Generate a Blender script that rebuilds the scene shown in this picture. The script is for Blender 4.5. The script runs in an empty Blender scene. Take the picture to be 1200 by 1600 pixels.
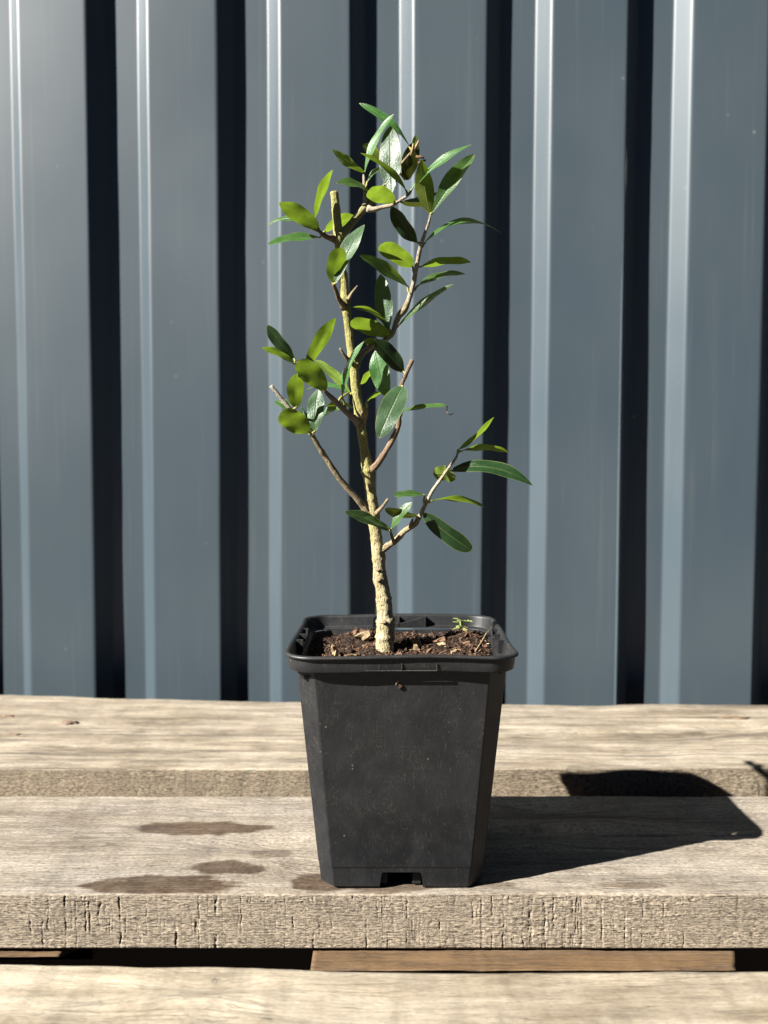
import bpy, bmesh, math, random
import numpy as np
from mathutils import Vector, Matrix, noise as mnoise

random.seed(7)
scene = bpy.context.scene
COL = scene.collection

# ------------------------------------------------------------------ camera
cam_d = bpy.data.cameras.new('camera')
cam = bpy.data.objects.new('camera', cam_d)
COL.objects.link(cam)
cam.location = (0.0, 0.0, 0.1690)
cam.rotation_euler = (math.radians(90 - 2.907), 0, 0)
cam_d.sensor_fit = 'VERTICAL'
cam_d.sensor_height = 36.0
cam_d.lens = 28.8
cam_d.clip_start = 0.01
cam_d.clip_end = 200
cam_d.dof.use_dof = True
cam_d.dof.focus_distance = 0.345
cam_d.dof.aperture_fstop = 12.0
scene.camera = cam

# ------------------------------------------------------------------ sky and sun
SUN_DIR = Vector((0.1232, 0.0577, -0.0956)).normalized()      # the way the light travels
world = bpy.data.worlds.new('World')
scene.world = world
world.use_nodes = True
wn = world.node_tree.nodes
wl = world.node_tree.links
sky = wn.new('ShaderNodeTexSky')
sky.sky_type = 'NISHITA'
sky.sun_disc = False
sky.sun_elevation = math.asin(-SUN_DIR.z)
sky.sun_rotation = math.atan2(-SUN_DIR.x, -SUN_DIR.y)
sky.air_density = 0.06
sky.dust_density = 0.0
sky.ozone_density = 2.0
wn['Background'].inputs['Strength'].default_value = 0.05
wl.new(sky.outputs['Color'], wn['Background'].inputs['Color'])
sun_d = bpy.data.lights.new('sun', 'SUN')
sun_d.energy = 5.0
sun_d.angle = math.radians(0.53)
sun_d.color = (1.0, 0.965, 0.91)
sun = bpy.data.objects.new('sun', sun_d)
sun.rotation_euler = SUN_DIR.to_track_quat('-Z', 'Y').to_euler()
COL.objects.link(sun)

vs = scene.view_settings
vs.view_transform = 'Standard'
vs.look = 'None'
vs.gamma = 1.0
vs.use_curve_mapping = False
vs.exposure = 2.45
scene.cycles.max_bounces = 8
scene.cycles.diffuse_bounces = 2
scene.cycles.transparent_max_bounces = 8
scene.cycles.use_denoising = True


# ------------------------------------------------------------------ helpers
def link(o, parent=None):
    COL.objects.link(o)
    if parent is not None:
        o.parent = parent
    return o


def tag(o, label=None, cat=None, group=None, kind=None):
    if label: o['label'] = label
    if cat: o['category'] = cat
    if group: o['group'] = group
    if kind: o['kind'] = kind
    return o


def empty(name, loc=(0, 0, 0)):
    o = bpy.data.objects.new(name, None)
    o.empty_display_size = 0.02
    o.location = loc
    return link(o)


def mesh_obj(name, verts, faces, mats, parent=None, smooth=True, mat_idx=None):
    """one mesh object; a parented part keeps its world coordinates"""
    me = bpy.data.meshes.new(name)
    me.from_pydata([tuple(v) for v in verts], [], faces)
    for m in (mats if isinstance(mats, (list, tuple)) else [mats]):
        me.materials.append(m)
    if smooth:
        me.polygons.foreach_set('use_smooth', [True] * len(me.polygons))
    if mat_idx is not None:
        me.polygons.foreach_set('material_index', mat_idx)
    me.update()
    o = bpy.data.objects.new(name, me)
    link(o, parent)
    if parent is not None:
        o.matrix_parent_inverse = Matrix.Translation(-world_loc(parent))
    return o


def world_loc(o):
    """part meshes carry world coordinates, so only an Empty shifts its children"""
    return Vector(o.location) if o.type == 'EMPTY' else Vector((0, 0, 0))


def grid_obj(name, P, mats, parent=None, wrap_v=False, attrs=None, smooth=True, cap=False, mat_idx=None):
    """P: array (nu, nv, 3) -> quad grid mesh, fast"""
    nu, nv = P.shape[:2]
    idx = np.arange(nu * nv).reshape(nu, nv)
    if wrap_v:
        nxt = np.roll(idx, -1, axis=1)
        a, b, c, d = idx[:-1], idx[1:], nxt[1:], nxt[:-1]
    else:
        a, b, c, d = idx[:-1, :-1], idx[1:, :-1], idx[1:, 1:], idx[:-1, 1:]
    quads = np.stack([a, b, c, d], -1).reshape(-1, 4)
    nq = len(quads)
    loops = quads.ravel()
    starts = np.arange(nq) * 4
    totals = np.full(nq, 4)
    if cap and wrap_v:
        loops = np.concatenate([loops, idx[0], idx[-1][::-1]])
        starts = np.concatenate([starts, [nq * 4, nq * 4 + nv]])
        totals = np.concatenate([totals, [nv, nv]])
    me = bpy.data.meshes.new(name)
    me.vertices.add(nu * nv)
    me.vertices.foreach_set('co', P.reshape(-1).astype(np.float32))
    me.loops.add(len(loops))
    me.loops.foreach_set('vertex_index', loops.astype(np.int32))
    me.polygons.add(len(starts))
    me.polygons.foreach_set('loop_start', starts.astype(np.int32))
    me.polygons.foreach_set('loop_total', totals.astype(np.int32))
    me.update(calc_edges=True)
    me.validate()
    if smooth:
        me.polygons.foreach_set('use_smooth', [True] * len(me.polygons))
    for m in (mats if isinstance(mats, (list, tuple)) else [mats]):
        me.materials.append(m)
    for k, v in (attrs or {}).items():
        if v.ndim == 3:
            at = me.attributes.new(k, 'FLOAT_VECTOR', 'POINT')
            at.data.foreach_set('vector', v.reshape(-1).astype(np.float32))
        else:
            at = me.attributes.new(k, 'FLOAT', 'POINT')
            at.data.foreach_set('value', v.reshape(-1).astype(np.float32))
    o = bpy.data.objects.new(name, me)
    link(o, parent)
    if parent is not None:
        o.matrix_parent_inverse = Matrix.Translation(-world_loc(parent))
    return o


def _hash(ix, iy, seed):
    h = (ix.astype(np.int64) * 374761393 + iy.astype(np.int64) * 668265263 + seed * 1442695041) & 0xffffffff
    h = ((h ^ (h >> 13)) * 1274126177) & 0xffffffff
    h = (h ^ (h >> 16)) & 0xffffffff
    return h / 4294967295.0


def vnoise(x, y, seed=0):
    """2D value noise, 0..1"""
    x, y = np.broadcast_arrays(np.asarray(x, float), np.asarray(y, float))
    ix, iy = np.floor(x), np.floor(y)
    fx, fy = x - ix, y - iy
    fx = fx * fx * fx * (fx * (fx * 6 - 15) + 10)
    fy = fy * fy * fy * (fy * (fy * 6 - 15) + 10)
    a, b = _hash(ix, iy, seed), _hash(ix + 1, iy, seed)
    c, d = _hash(ix, iy + 1, seed), _hash(ix + 1, iy + 1, seed)
    return (a * (1 - fx) + b * fx) * (1 - fy) + (c * (1 - fx) + d * fx) * fy


def fbm(x, y, seed=0, octaves=4, gain=0.5):
    t, amp, tot = 0.0, 1.0, 0.0
    for k in range(octaves):
        t = t + amp * (vnoise(x * 2 ** k, y * 2 ** k, seed + k * 17) - 0.5)
        tot += amp
        amp *= gain
    return t / tot * 2.0                                        # about -1..1


# ------------------------------------------------------------------ material helpers
def new_mat(name):
    m = bpy.data.materials.new(name)
    m.use_nodes = True
    nt = m.node_tree
    return m, nt, nt.nodes, nt.links, nt.nodes['Principled BSDF']


def nd(nt, kind, **kw):
    n = nt.nodes.new(kind)
    for k, v in kw.items():
        if k in n.inputs:
            n.inputs[k].default_value = v
        else:
            setattr(n, k, v)
    return n


def ramp(nt, src, stops, interp='LINEAR'):
    r = nt.nodes.new('ShaderNodeValToRGB')
    r.color_ramp.interpolation = interp
    el = r.color_ramp.elements
    while len(el) < len(stops):
        el.new(0.5)
    for e, (p, c) in zip(el, stops):
        e.position = p
        e.color = c if len(c) == 4 else (*c, 1)
    nt.links.new(src, r.inputs[0])
    return r.outputs[0]


def mixc(nt, fac, a, b, mode='MIX'):
    m = nt.nodes.new('ShaderNodeMix')
    m.data_type = 'RGBA'
    m.blend_type = mode
    for sock, v in ((m.inputs[0], fac), (m.inputs[6], a), (m.inputs[7], b)):
        if isinstance(v, (int, float)):
            sock.default_value = v
        elif isinstance(v, tuple):
            sock.default_value = (*v, 1) if len(v) == 3 else v
        else:
            nt.links.new(v, sock)
    return m.outputs[2]


def math_n(nt, op, a, b=0.0, clamp=False):
    m = nt.nodes.new('ShaderNodeMath')
    m.operation = op
    m.use_clamp = clamp
    for sock, v in ((m.inputs[0], a), (m.inputs[1], b)):
        if isinstance(v, (int, float)):
            sock.default_value = v
        else:
            nt.links.new(v, sock)
    return m.outputs[0]


def mapped(nt, src, scale, loc=(0, 0, 0)):
    mp = nt.nodes.new('ShaderNodeMapping')
    mp.inputs['Scale'].default_value = scale
    mp.inputs['Location'].default_value = loc
    nt.links.new(src, mp.inputs['Vector'])
    return mp.outputs[0]


def noise_n(nt, vec, scale=1.0, detail=4.0, rough=0.55, dist=0.0):
    n = nt.nodes.new('ShaderNodeTexNoise')
    n.inputs['Scale'].default_value = scale
    n.inputs['Detail'].default_value = detail
    n.inputs['Roughness'].default_value = rough
    n.inputs['Distortion'].default_value = dist
    nt.links.new(vec, n.inputs['Vector'])
    return n.outputs[0]


def bump(nt, height, strength, dist, normal=None):
    b = nt.nodes.new('ShaderNodeBump')
    b.inputs['Strength'].default_value = strength
    b.inputs['Distance'].default_value = dist
    nt.links.new(height, b.inputs['Height'])
    if normal is not None:
        nt.links.new(normal, b.inputs['Normal'])
    return b.outputs[0]


# ------------------------------------------------------------------ materials
def wood_mat(name, light, mid, dark, grey, grey_amt=0.5, seed=0.0, edge_tint=(1, 1, 1), streak=0.0, contrast=0.8, stipple=0.0, bands=0.0):
    """weathered sawn softwood; 'gco' carries grain coordinates in metres, 'stain' wet patches, 'endf' the sawn edge"""
    m, nt, N, Lk, bs = new_mat(name)
    at = nd(nt, 'ShaderNodeAttribute', attribute_name='gco')
    g = at.outputs['Vector']
    stain = nd(nt, 'ShaderNodeAttribute', attribute_name='stain').outputs['Fac']
    edge = nd(nt, 'ShaderNodeAttribute', attribute_name='edgef').outputs['Fac']
    o = (seed, seed * 1.7, seed * 0.6)
    coarse = noise_n(nt, mapped(nt, g, (9, 140, 140), o), 1, 5, 0.6, 0.4)
    fine = noise_n(nt, mapped(nt, g, (45, 1100, 1100), o), 1, 4, 0.65, 0.3)
    fibre = noise_n(nt, mapped(nt, g, (160, 2600, 2600), o), 1, 2, 0.6)
    blotch = noise_n(nt, mapped(nt, g, (14, 30, 30), o), 1, 4, 0.6)
    col = ramp(nt, coarse, [(0.30, dark), (0.47, mid), (0.62, light), (0.78, mid)])
    greyf = ramp(nt, blotch, [(0.38, (0, 0, 0)), (0.66, (1, 1, 1))])
    gf = math_n(nt, 'MULTIPLY', greyf, grey_amt)
    col = mixc(nt, gf, col, grey)
    lines = ramp(nt, fine, [(0.32, (0.30, 0.27, 0.25)), (0.44, (0.80, 0.79, 0.78)), (0.55, (1.02, 1.02, 1.02)), (0.72, (1.22, 1.2, 1.16))])
    col = mixc(nt, contrast, col, lines, 'MULTIPLY')
    # hairline checks: thin dark splits that follow the grain, in patches
    ck = noise_n(nt, mapped(nt, g, (16, 330, 330), (seed * 2, 5, 2)), 1, 3, 0.6, 0.6)
    ckd = math_n(nt, 'ABSOLUTE', math_n(nt, 'SUBTRACT', ck, 0.5))
    ckm = ramp(nt, noise_n(nt, mapped(nt, g, (26, 60, 60), (seed, 9, 4)), 1, 3, 0.6), [(0.46, (0, 0, 0)), (0.58, (1, 1, 1))])
    ckf = math_n(nt, 'MULTIPLY', ramp(nt, ckd, [(0.0, (0.9, 0.9, 0.9)), (0.010, (0.6, 0.6, 0.6)), (0.022, (0, 0, 0))]), ckm)
    col = mixc(nt, math_n(nt, 'MULTIPLY', ckf, min(1.0, contrast * 1.2)), col, (0.055, 0.044, 0.034))
    fl = ramp(nt, fibre, [(0.30, (0.7, 0.68, 0.66)), (0.52, (1, 1, 1)), (0.75, (1.14, 1.13, 1.1))])
    col = mixc(nt, 0.75, col, fl, 'MULTIPLY')
    tone = noise_n(nt, mapped(nt, g, (13, 34, 34), (seed + 8, 3, 5)), 1, 5, 0.65)
    col = mixc(nt, 0.9, col, ramp(nt, tone, [(0.34, (0.66, 0.61, 0.54)), (0.47, (1.0, 0.97, 0.93)), (0.56, (1.12, 1.10, 1.07)), (0.70, (1.24, 1.24, 1.25))]), 'MULTIPLY')
    if stipple:                                                  # sawn, fuzzy surface: short broken fibres
        s1 = noise_n(nt, mapped(nt, g, (520, 1150, 1150), (seed, 1, 8)), 1, 4, 0.7)
        col = mixc(nt, stipple, col, ramp(nt, s1, [(0.34, (0.38, 0.36, 0.34)), (0.46, (0.86, 0.85, 0.84)), (0.56, (1.08, 1.08, 1.07)), (0.72, (1.4, 1.38, 1.34))]), 'MULTIPLY')
    if bands:                                                    # soft cross bands from the saw
        s2 = noise_n(nt, mapped(nt, g, (75, 16, 16), (seed, 2, 6)), 1, 3, 0.6)
        col = mixc(nt, bands, col, ramp(nt, s2, [(0.36, (0.72, 0.71, 0.70)), (0.52, (1, 1, 1)), (0.7, (1.1, 1.1, 1.09))]), 'MULTIPLY')
    # rough sawn edge: paler, blond fibres with dark specks and thin upright dark lines
    ev = nd(nt, 'ShaderNodeTexCoord').outputs['Object']
    e1 = noise_n(nt, mapped(nt, ev, (480, 480, 1500)), 1, 4, 0.72)
    e2 = noise_n(nt, mapped(nt, ev, (60, 60, 220)), 1, 4, 0.6)
    ecol = ramp(nt, e1, [(0.36, (0.040, 0.034, 0.028)), (0.455, (0.185, 0.157, 0.120)), (0.60, (0.335, 0.293, 0.228))])
    ecol = mixc(nt, ramp(nt, e2, [(0.42, (0, 0, 0)), (0.7, (0.7, 0.7, 0.7))]), ecol, (0.165, 0.142, 0.112))
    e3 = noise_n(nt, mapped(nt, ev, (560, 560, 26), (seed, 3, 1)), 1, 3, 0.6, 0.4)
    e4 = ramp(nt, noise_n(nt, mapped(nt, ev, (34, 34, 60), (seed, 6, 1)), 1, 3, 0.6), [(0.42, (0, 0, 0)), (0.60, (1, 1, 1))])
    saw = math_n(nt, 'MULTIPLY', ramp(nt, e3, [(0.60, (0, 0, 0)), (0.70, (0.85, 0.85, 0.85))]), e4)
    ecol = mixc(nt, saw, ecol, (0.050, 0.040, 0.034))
    ecol = mixc(nt, 1.0, ecol, edge_tint, 'MULTIPLY')
    if streak:                                                   # weathered dark streaks along the grain
        sk = noise_n(nt, mapped(nt, g, (5, 190, 190), (seed + 4, 2, 1)), 1, 4, 0.65, 0.5)
        col = mixc(nt, ramp(nt, sk, [(0.53, (0, 0, 0)), (0.68, (streak,) * 3)]), col, (0.075, 0.062, 0.048))
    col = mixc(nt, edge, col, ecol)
    wet = mixc(nt, 1.0, col, (0.250, 0.175, 0.115), 'MULTIPLY')
    col = mixc(nt, stain, col, wet)
    spk = noise_n(nt, mapped(nt, g, (420, 420, 420), o), 1, 2, 0.5)
    col = mixc(nt, ramp(nt, spk, [(0.70, (0, 0, 0)), (0.76, (0.55, 0.55, 0.55))]), col, (0.05, 0.038, 0.025))
    Lk.new(col, bs.inputs['Base Color'])
    r = math_n(nt, 'SUBTRACT', 0.82, math_n(nt, 'MULTIPLY', stain, 0.2))
    Lk.new(r, bs.inputs['Roughness'])
    bs.inputs['Specular IOR Level'].default_value = 0.25
    h = math_n(nt, 'ADD', math_n(nt, 'MULTIPLY', fine, 0.7), math_n(nt, 'MULTIPLY', fibre, 0.45))
    h = math_n(nt, 'SUBTRACT', h, math_n(nt, 'MULTIPLY', ckf, 0.6))
    h = math_n(nt, 'ADD', h, math_n(nt, 'MULTIPLY', math_n(nt, 'MULTIPLY', e1, edge), 1.2))
    Lk.new(bump(nt, h, 0.9, 0.00050), bs.inputs['Normal'])
    return m


M = {}
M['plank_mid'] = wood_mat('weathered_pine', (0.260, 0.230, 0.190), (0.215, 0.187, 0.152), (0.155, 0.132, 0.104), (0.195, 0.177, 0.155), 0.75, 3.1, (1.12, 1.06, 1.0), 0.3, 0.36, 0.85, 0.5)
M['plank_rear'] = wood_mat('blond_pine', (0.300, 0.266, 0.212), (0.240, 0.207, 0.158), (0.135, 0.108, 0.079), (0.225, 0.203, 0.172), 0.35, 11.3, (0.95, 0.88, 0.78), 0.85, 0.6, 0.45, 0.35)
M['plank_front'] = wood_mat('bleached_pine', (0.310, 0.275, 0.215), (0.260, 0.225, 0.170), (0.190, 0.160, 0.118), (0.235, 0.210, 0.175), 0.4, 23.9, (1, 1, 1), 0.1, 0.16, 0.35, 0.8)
M['stringer'] = wood_mat('fresh_pine', (0.120, 0.074, 0.036), (0.098, 0.059, 0.027), (0.075, 0.043, 0.019), (0.11, 0.074, 0.042), 0.3, 31.7, (1, 1, 1), 0.4, 0.5, 0.3)


def sheet_mat():
    m, nt, N, Lk, bs = new_mat('slate_grey_coated_steel')
    tc = nd(nt, 'ShaderNodeTexCoord').outputs['Object']
    a = noise_n(nt, mapped(nt, tc, (20, 20, 3)), 1, 4, 0.6)
    b = noise_n(nt, mapped(nt, tc, (7, 7, 5), (3, 1, 0)), 1, 3, 0.55)
    col = ramp(nt, a, [(0.3, (0.033, 0.047, 0.057)), (0.7, (0.038, 0.053, 0.063))])
    dust = ramp(nt, b, [(0.42, (0, 0, 0)), (0.72, (0.28, 0.28, 0.28))])
    col = mixc(nt, dust, col, (0.062, 0.076, 0.082))
    v = nd(nt, 'ShaderNodeTexVoronoi', feature='F1')
    v.inputs['Scale'].default_value = 42
    v.inputs['Randomness'].default_value = 1.0
    Lk.new(mapped(nt, tc, (1, 0.4, 1)), v.inputs['Vector'])
    spots = ramp(nt, v.outputs['Distance'], [(0.0, (1, 1, 1)), (0.045, (0.4, 0.4, 0.4)), (0.075, (0, 0, 0))])
    keep = ramp(nt, noise_n(nt, mapped(nt, tc, (30, 12, 30), (5, 5, 5)), 1, 2, 0.5), [(0.48, (0, 0, 0)), (0.60, (0.6, 0.6, 0.6))])
    col = mixc(nt, math_n(nt, 'MULTIPLY', spots, keep), col, (0.18, 0.18, 0.17))
    run = noise_n(nt, mapped(nt, tc, (240, 60, 5), (2, 2, 0)), 1, 3, 0.6)
    col = mixc(nt, ramp(nt, run, [(0.58, (0, 0, 0)), (0.8, (0.15, 0.15, 0.15))]), col, (0.14, 0.145, 0.145))
    Lk.new(col, bs.inputs['Base Color'])
    rr = ramp(nt, b, [(0.3, (0.42, 0.42, 0.42)), (0.7, (0.47, 0.47, 0.47))])
    Lk.new(rr, bs.inputs['Roughness'])
    bs.inputs['Specular IOR Level'].default_value = 0.25
    grain = noise_n(nt, mapped(nt, tc, (900, 900, 900)), 1, 2, 0.5)
    Lk.new(bump(nt, grain, 0.06, 0.0002), bs.inputs['Normal'])
    return m


M['sheet'] = sheet_mat()


def plastic_mat():
    m, nt, N, Lk, bs = new_mat('black_pot_plastic')
    tc = nd(nt, 'ShaderNodeTexCoord').outputs['Object']
    dust = noise_n(nt, mapped(nt, tc, (70, 70, 55)), 1, 6, 0.7, 0.5)
    col = ramp(nt, dust, [(0.38, (0.0080, 0.0083, 0.0090)), (0.62, (0.0118, 0.0122, 0.0130)), (0.80, (0.022, 0.0215, 0.0205))])
    # soil crumbs and splashes dried on the wall
    sp = noise_n(nt, mapped(nt, tc, (1500, 1500, 1100)), 1, 2, 0.6)
    zone = noise_n(nt, mapped(nt, tc, (95, 95, 80), (4, 2, 7)), 1, 4, 0.65)
    zf = ramp(nt, zone, [(0.49, (0, 0, 0)), (0.70, (1, 1, 1))])
    spf = ramp(nt, sp, [(0.50, (0, 0, 0)), (0.64, (1, 1, 1))])
    col = mixc(nt, math_n(nt, 'MULTIPLY', math_n(nt, 'MULTIPLY', zf, spf), 0.32), col, (0.085, 0.072, 0.052))
    v = nd(nt, 'ShaderNodeTexVoronoi', feature='F1')
    v.inputs['Scale'].default_value = 330
    Lk.new(tc, v.inputs['Vector'])
    big = ramp(nt, v.outputs['Distance'], [(0.0, (1, 1, 1)), (0.10, (0.6, 0.6, 0.6)), (0.16, (0, 0, 0))])
    keep = ramp(nt, noise_n(nt, mapped(nt, tc, (210, 210, 210)), 1, 2, 0.5), [(0.60, (0, 0, 0)), (0.66, (0.9, 0.9, 0.9))])
    col = mixc(nt, math_n(nt, 'MULTIPLY', big, keep), col, (0.14, 0.12, 0.085))
    # fine scuffs
    sc = noise_n(nt, mapped(nt, tc, (2300, 2300, 130), (9, 0, 0)), 1, 2, 0.6, 0.8)
    col = mixc(nt, ramp(nt, sc, [(0.62, (0, 0, 0)), (0.74, (0.55, 0.55, 0.55))]), col, (0.055, 0.052, 0.047))
    Lk.new(col, bs.inputs['Base Color'])
    Lk.new(ramp(nt, dust, [(0.3, (0.42, 0.42, 0.42)), (0.75, (0.62, 0.62, 0.62))]), bs.inputs['Roughness'])
    bs.inputs['Specular IOR Level'].default_value = 0.32
    g = noise_n(nt, mapped(nt, tc, (1800, 1800, 1800)), 1, 2, 0.5)
    w = noise_n(nt, mapped(nt, tc, (40, 40, 30)), 1, 2, 0.5)
    n1 = bump(nt, w, 0.25, 0.0012)
    Lk.new(bump(nt, g, 0.25, 0.00012, n1), bs.inputs['Normal'])
    return m


M['plastic'] = plastic_mat()


def simple_mat(name, col, rough=0.7, spec=0.3, var=0.25, scale=600, bumpd=0.0003):
    m, nt, N, Lk, bs = new_mat(name)
    tc = nd(nt, 'ShaderNodeTexCoord').outputs['Object']
    a = noise_n(nt, tc, scale, 4, 0.6)
    lo = tuple(c * (1 - var) for c in col)
    hi = tuple(c * (1 + var) for c in col)
    Lk.new(ramp(nt, a, [(0.3, lo), (0.7, hi)]), bs.inputs['Base Color'])
    bs.inputs['Roughness'].default_value = rough
    bs.inputs['Specular IOR Level'].default_value = spec
    if bumpd:
        Lk.new(bump(nt, a, 0.6, bumpd), bs.inputs['Normal'])
    return m


M['outline'] = simple_mat('scuffed_plastic_ridge', (0.045, 0.044, 0.041), 0.5, 0.4, 0.4, 900, 0)
M['chip'] = simple_mat('tan_bark_chip', (0.2080, 0.1456, 0.0780), 0.85, 0.2, 0.45, 420)
M['chip_dark'] = simple_mat('brown_bark_chip', (0.1040, 0.0546, 0.0286), 0.85, 0.2, 0.5, 420)
M['chip_pale'] = simple_mat('pale_wood_chip', (0.21, 0.155, 0.088), 0.85, 0.2, 0.55, 520, 0.0006)
M['zinc'] = simple_mat('bare_sheet_edge', (0.2860, 0.2912, 0.2964), 0.45, 0.5, 0.2, 300, 0)
M['ground'] = simple_mat('packed_earth', (0.022, 0.020, 0.016), 0.95, 0.1, 0.5, 30, 0.004)
M['straw'] = simple_mat('dry_straw', (0.2600, 0.1976, 0.1144), 0.8, 0.2, 0.3, 500)
M['rust'] = simple_mat('brown_sap_crust', (0.125, 0.082, 0.055), 0.75, 0.3, 0.6, 900)


def soil_mat():
    m, nt, N, Lk, bs = new_mat('damp_potting_soil')
    tc = nd(nt, 'ShaderNodeTexCoord').outputs['Object']
    a = noise_n(nt, tc, 700, 5, 0.7)
    b = noise_n(nt, tc, 130, 3, 0.6)
    col = ramp(nt, a, [(0.32, (0.0052, 0.0036, 0.0026)), (0.52, (0.0182, 0.0104, 0.0062)), (0.70, (0.0520, 0.0260, 0.0135))])
    col = mixc(nt, ramp(nt, b, [(0.45, (0, 0, 0)), (0.65, (0.3120, 0.3120, 0.3120))]), col, (0.0442, 0.0198, 0.0099))
    Lk.new(col, bs.inputs['Base Color'])
    bs.inputs['Roughness'].default_value = 0.9
    bs.inputs['Specular IOR Level'].default_value = 0.2
    Lk.new(bump(nt, a, 1.0, 0.0008), bs.inputs['Normal'])
    return m


M['soil'] = soil_mat()


def fibre_mat():
    m, nt, N, Lk, bs = new_mat('peat_fibre')
    at = nd(nt, 'ShaderNodeAttribute', attribute_name='tone').outputs['Fac']
    col = ramp(nt, at, [(0.0, (0.009, 0.006, 0.004)), (0.40, (0.036, 0.019, 0.011)), (0.70, (0.095, 0.050, 0.028)), (0.92, (0.16, 0.095, 0.055)), (1.0, (0.33, 0.25, 0.155))])
    Lk.new(col, bs.inputs['Base Color'])
    bs.inputs['Roughness'].default_value = 0.85
    bs.inputs['Specular IOR Level'].default_value = 0.2
    return m


M['fibre'] = fibre_mat()


def bark_mat(name, light, mid, dark, algae=0.0, crack=0.5, up=False):
    m, nt, N, Lk, bs = new_mat(name)
    uv = nd(nt, 'ShaderNodeAttribute', attribute_name='gco').outputs['Vector']   # x along the stem, y/z around it
    long = noise_n(nt, mapped(nt, uv, (220, 900, 900)), 1, 4, 0.65, 0.4)
    blot = noise_n(nt, mapped(nt, uv, (130, 240, 240), (3, 3, 3)), 1, 3, 0.6)
    spk = noise_n(nt, mapped(nt, uv, (900, 1300, 1300), (1, 5, 3)), 1, 2, 0.5)
    col = ramp(nt, long, [(0.28, dark), (0.42, mid), (0.62, light)])
    if algae > 0:
        col = mixc(nt, ramp(nt, blot, [(0.40, (0, 0, 0)), (0.62, (algae,) * 3)]), col, (0.19, 0.18, 0.045))
    if up:                                                       # younger, greener bark higher up the stem
        sx = nd(nt, 'ShaderNodeSeparateXYZ')
        Lk.new(uv, sx.inputs[0])
        hgt = ramp(nt, math_n(nt, 'ADD', math_n(nt, 'MULTIPLY', sx.outputs[0], 6.0), math_n(nt, 'MULTIPLY', blot, 0.25)), [(0.42, (0, 0, 0)), (0.72, (0.85, 0.85, 0.85))])
        col = mixc(nt, hgt, col, mixc(nt, long, (0.13, 0.115, 0.026), (0.40, 0.375, 0.11)))
    bl2 = noise_n(nt, mapped(nt, uv, (260, 420, 420), (7, 1, 9)), 1, 4, 0.7)
    col = mixc(nt, ramp(nt, bl2, [(0.55, (0, 0, 0)), (0.68, (crack,) * 3)]), col, dark)
    col = mixc(nt, ramp(nt, spk, [(0.56, (0, 0, 0)), (0.66, (crack,) * 3)]), col, (0.036, 0.026, 0.015))
    Lk.new(col, bs.inputs['Base Color'])
    bs.inputs['Roughness'].default_value = 0.78
    bs.inputs['Specular IOR Level'].default_value = 0.25
    hh = math_n(nt, 'SUBTRACT', long, math_n(nt, 'MULTIPLY', spk, 0.5))
    Lk.new(bump(nt, hh, 1.0, 0.0009), bs.inputs['Normal'])
    return m


M['old'] = bark_mat('tan_fissured_bark', (0.38, 0.32, 0.20), (0.31, 0.25, 0.145), (0.13, 0.093, 0.047), 0.5, 0.8, True)
M['old2'] = bark_mat('olive_bark', (0.2600, 0.2288, 0.1040), (0.2080, 0.1768, 0.0728), (0.1040, 0.0780, 0.0364), 0.7, 0.6)
M['mid'] = bark_mat('brown_flaking_bark', (0.3808, 0.3024, 0.1848), (0.2632, 0.1926, 0.1120), (0.0762, 0.0493, 0.0291), 0.35, 0.85)
M['dark'] = bark_mat('dark_twig_bark', (0.2668, 0.1825, 0.1123), (0.1544, 0.1018, 0.0597), (0.0632, 0.0421, 0.0281), 0.1, 0.6)
M['twig'] = bark_mat('pale_twig_bark', (0.4030, 0.3445, 0.2535), (0.3250, 0.2665, 0.1820), (0.1950, 0.1430, 0.0845), 0.0, 0.4)
M['twig2'] = bark_mat('grey_brown_twig_bark', (0.2730, 0.2145, 0.1625), (0.2015, 0.1495, 0.1072), (0.1105, 0.0780, 0.0520), 0.0, 0.5)
M['pale'] = bark_mat('bare_stub_wood', (0.4118, 0.3619, 0.2870), (0.3619, 0.3058, 0.2309), (0.2371, 0.1872, 0.1310), 0.0, 0.3)
M['cut'] = simple_mat('dry_cut_wood', (0.2080, 0.1508, 0.0884), 0.85, 0.2, 0.35, 900)


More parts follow.
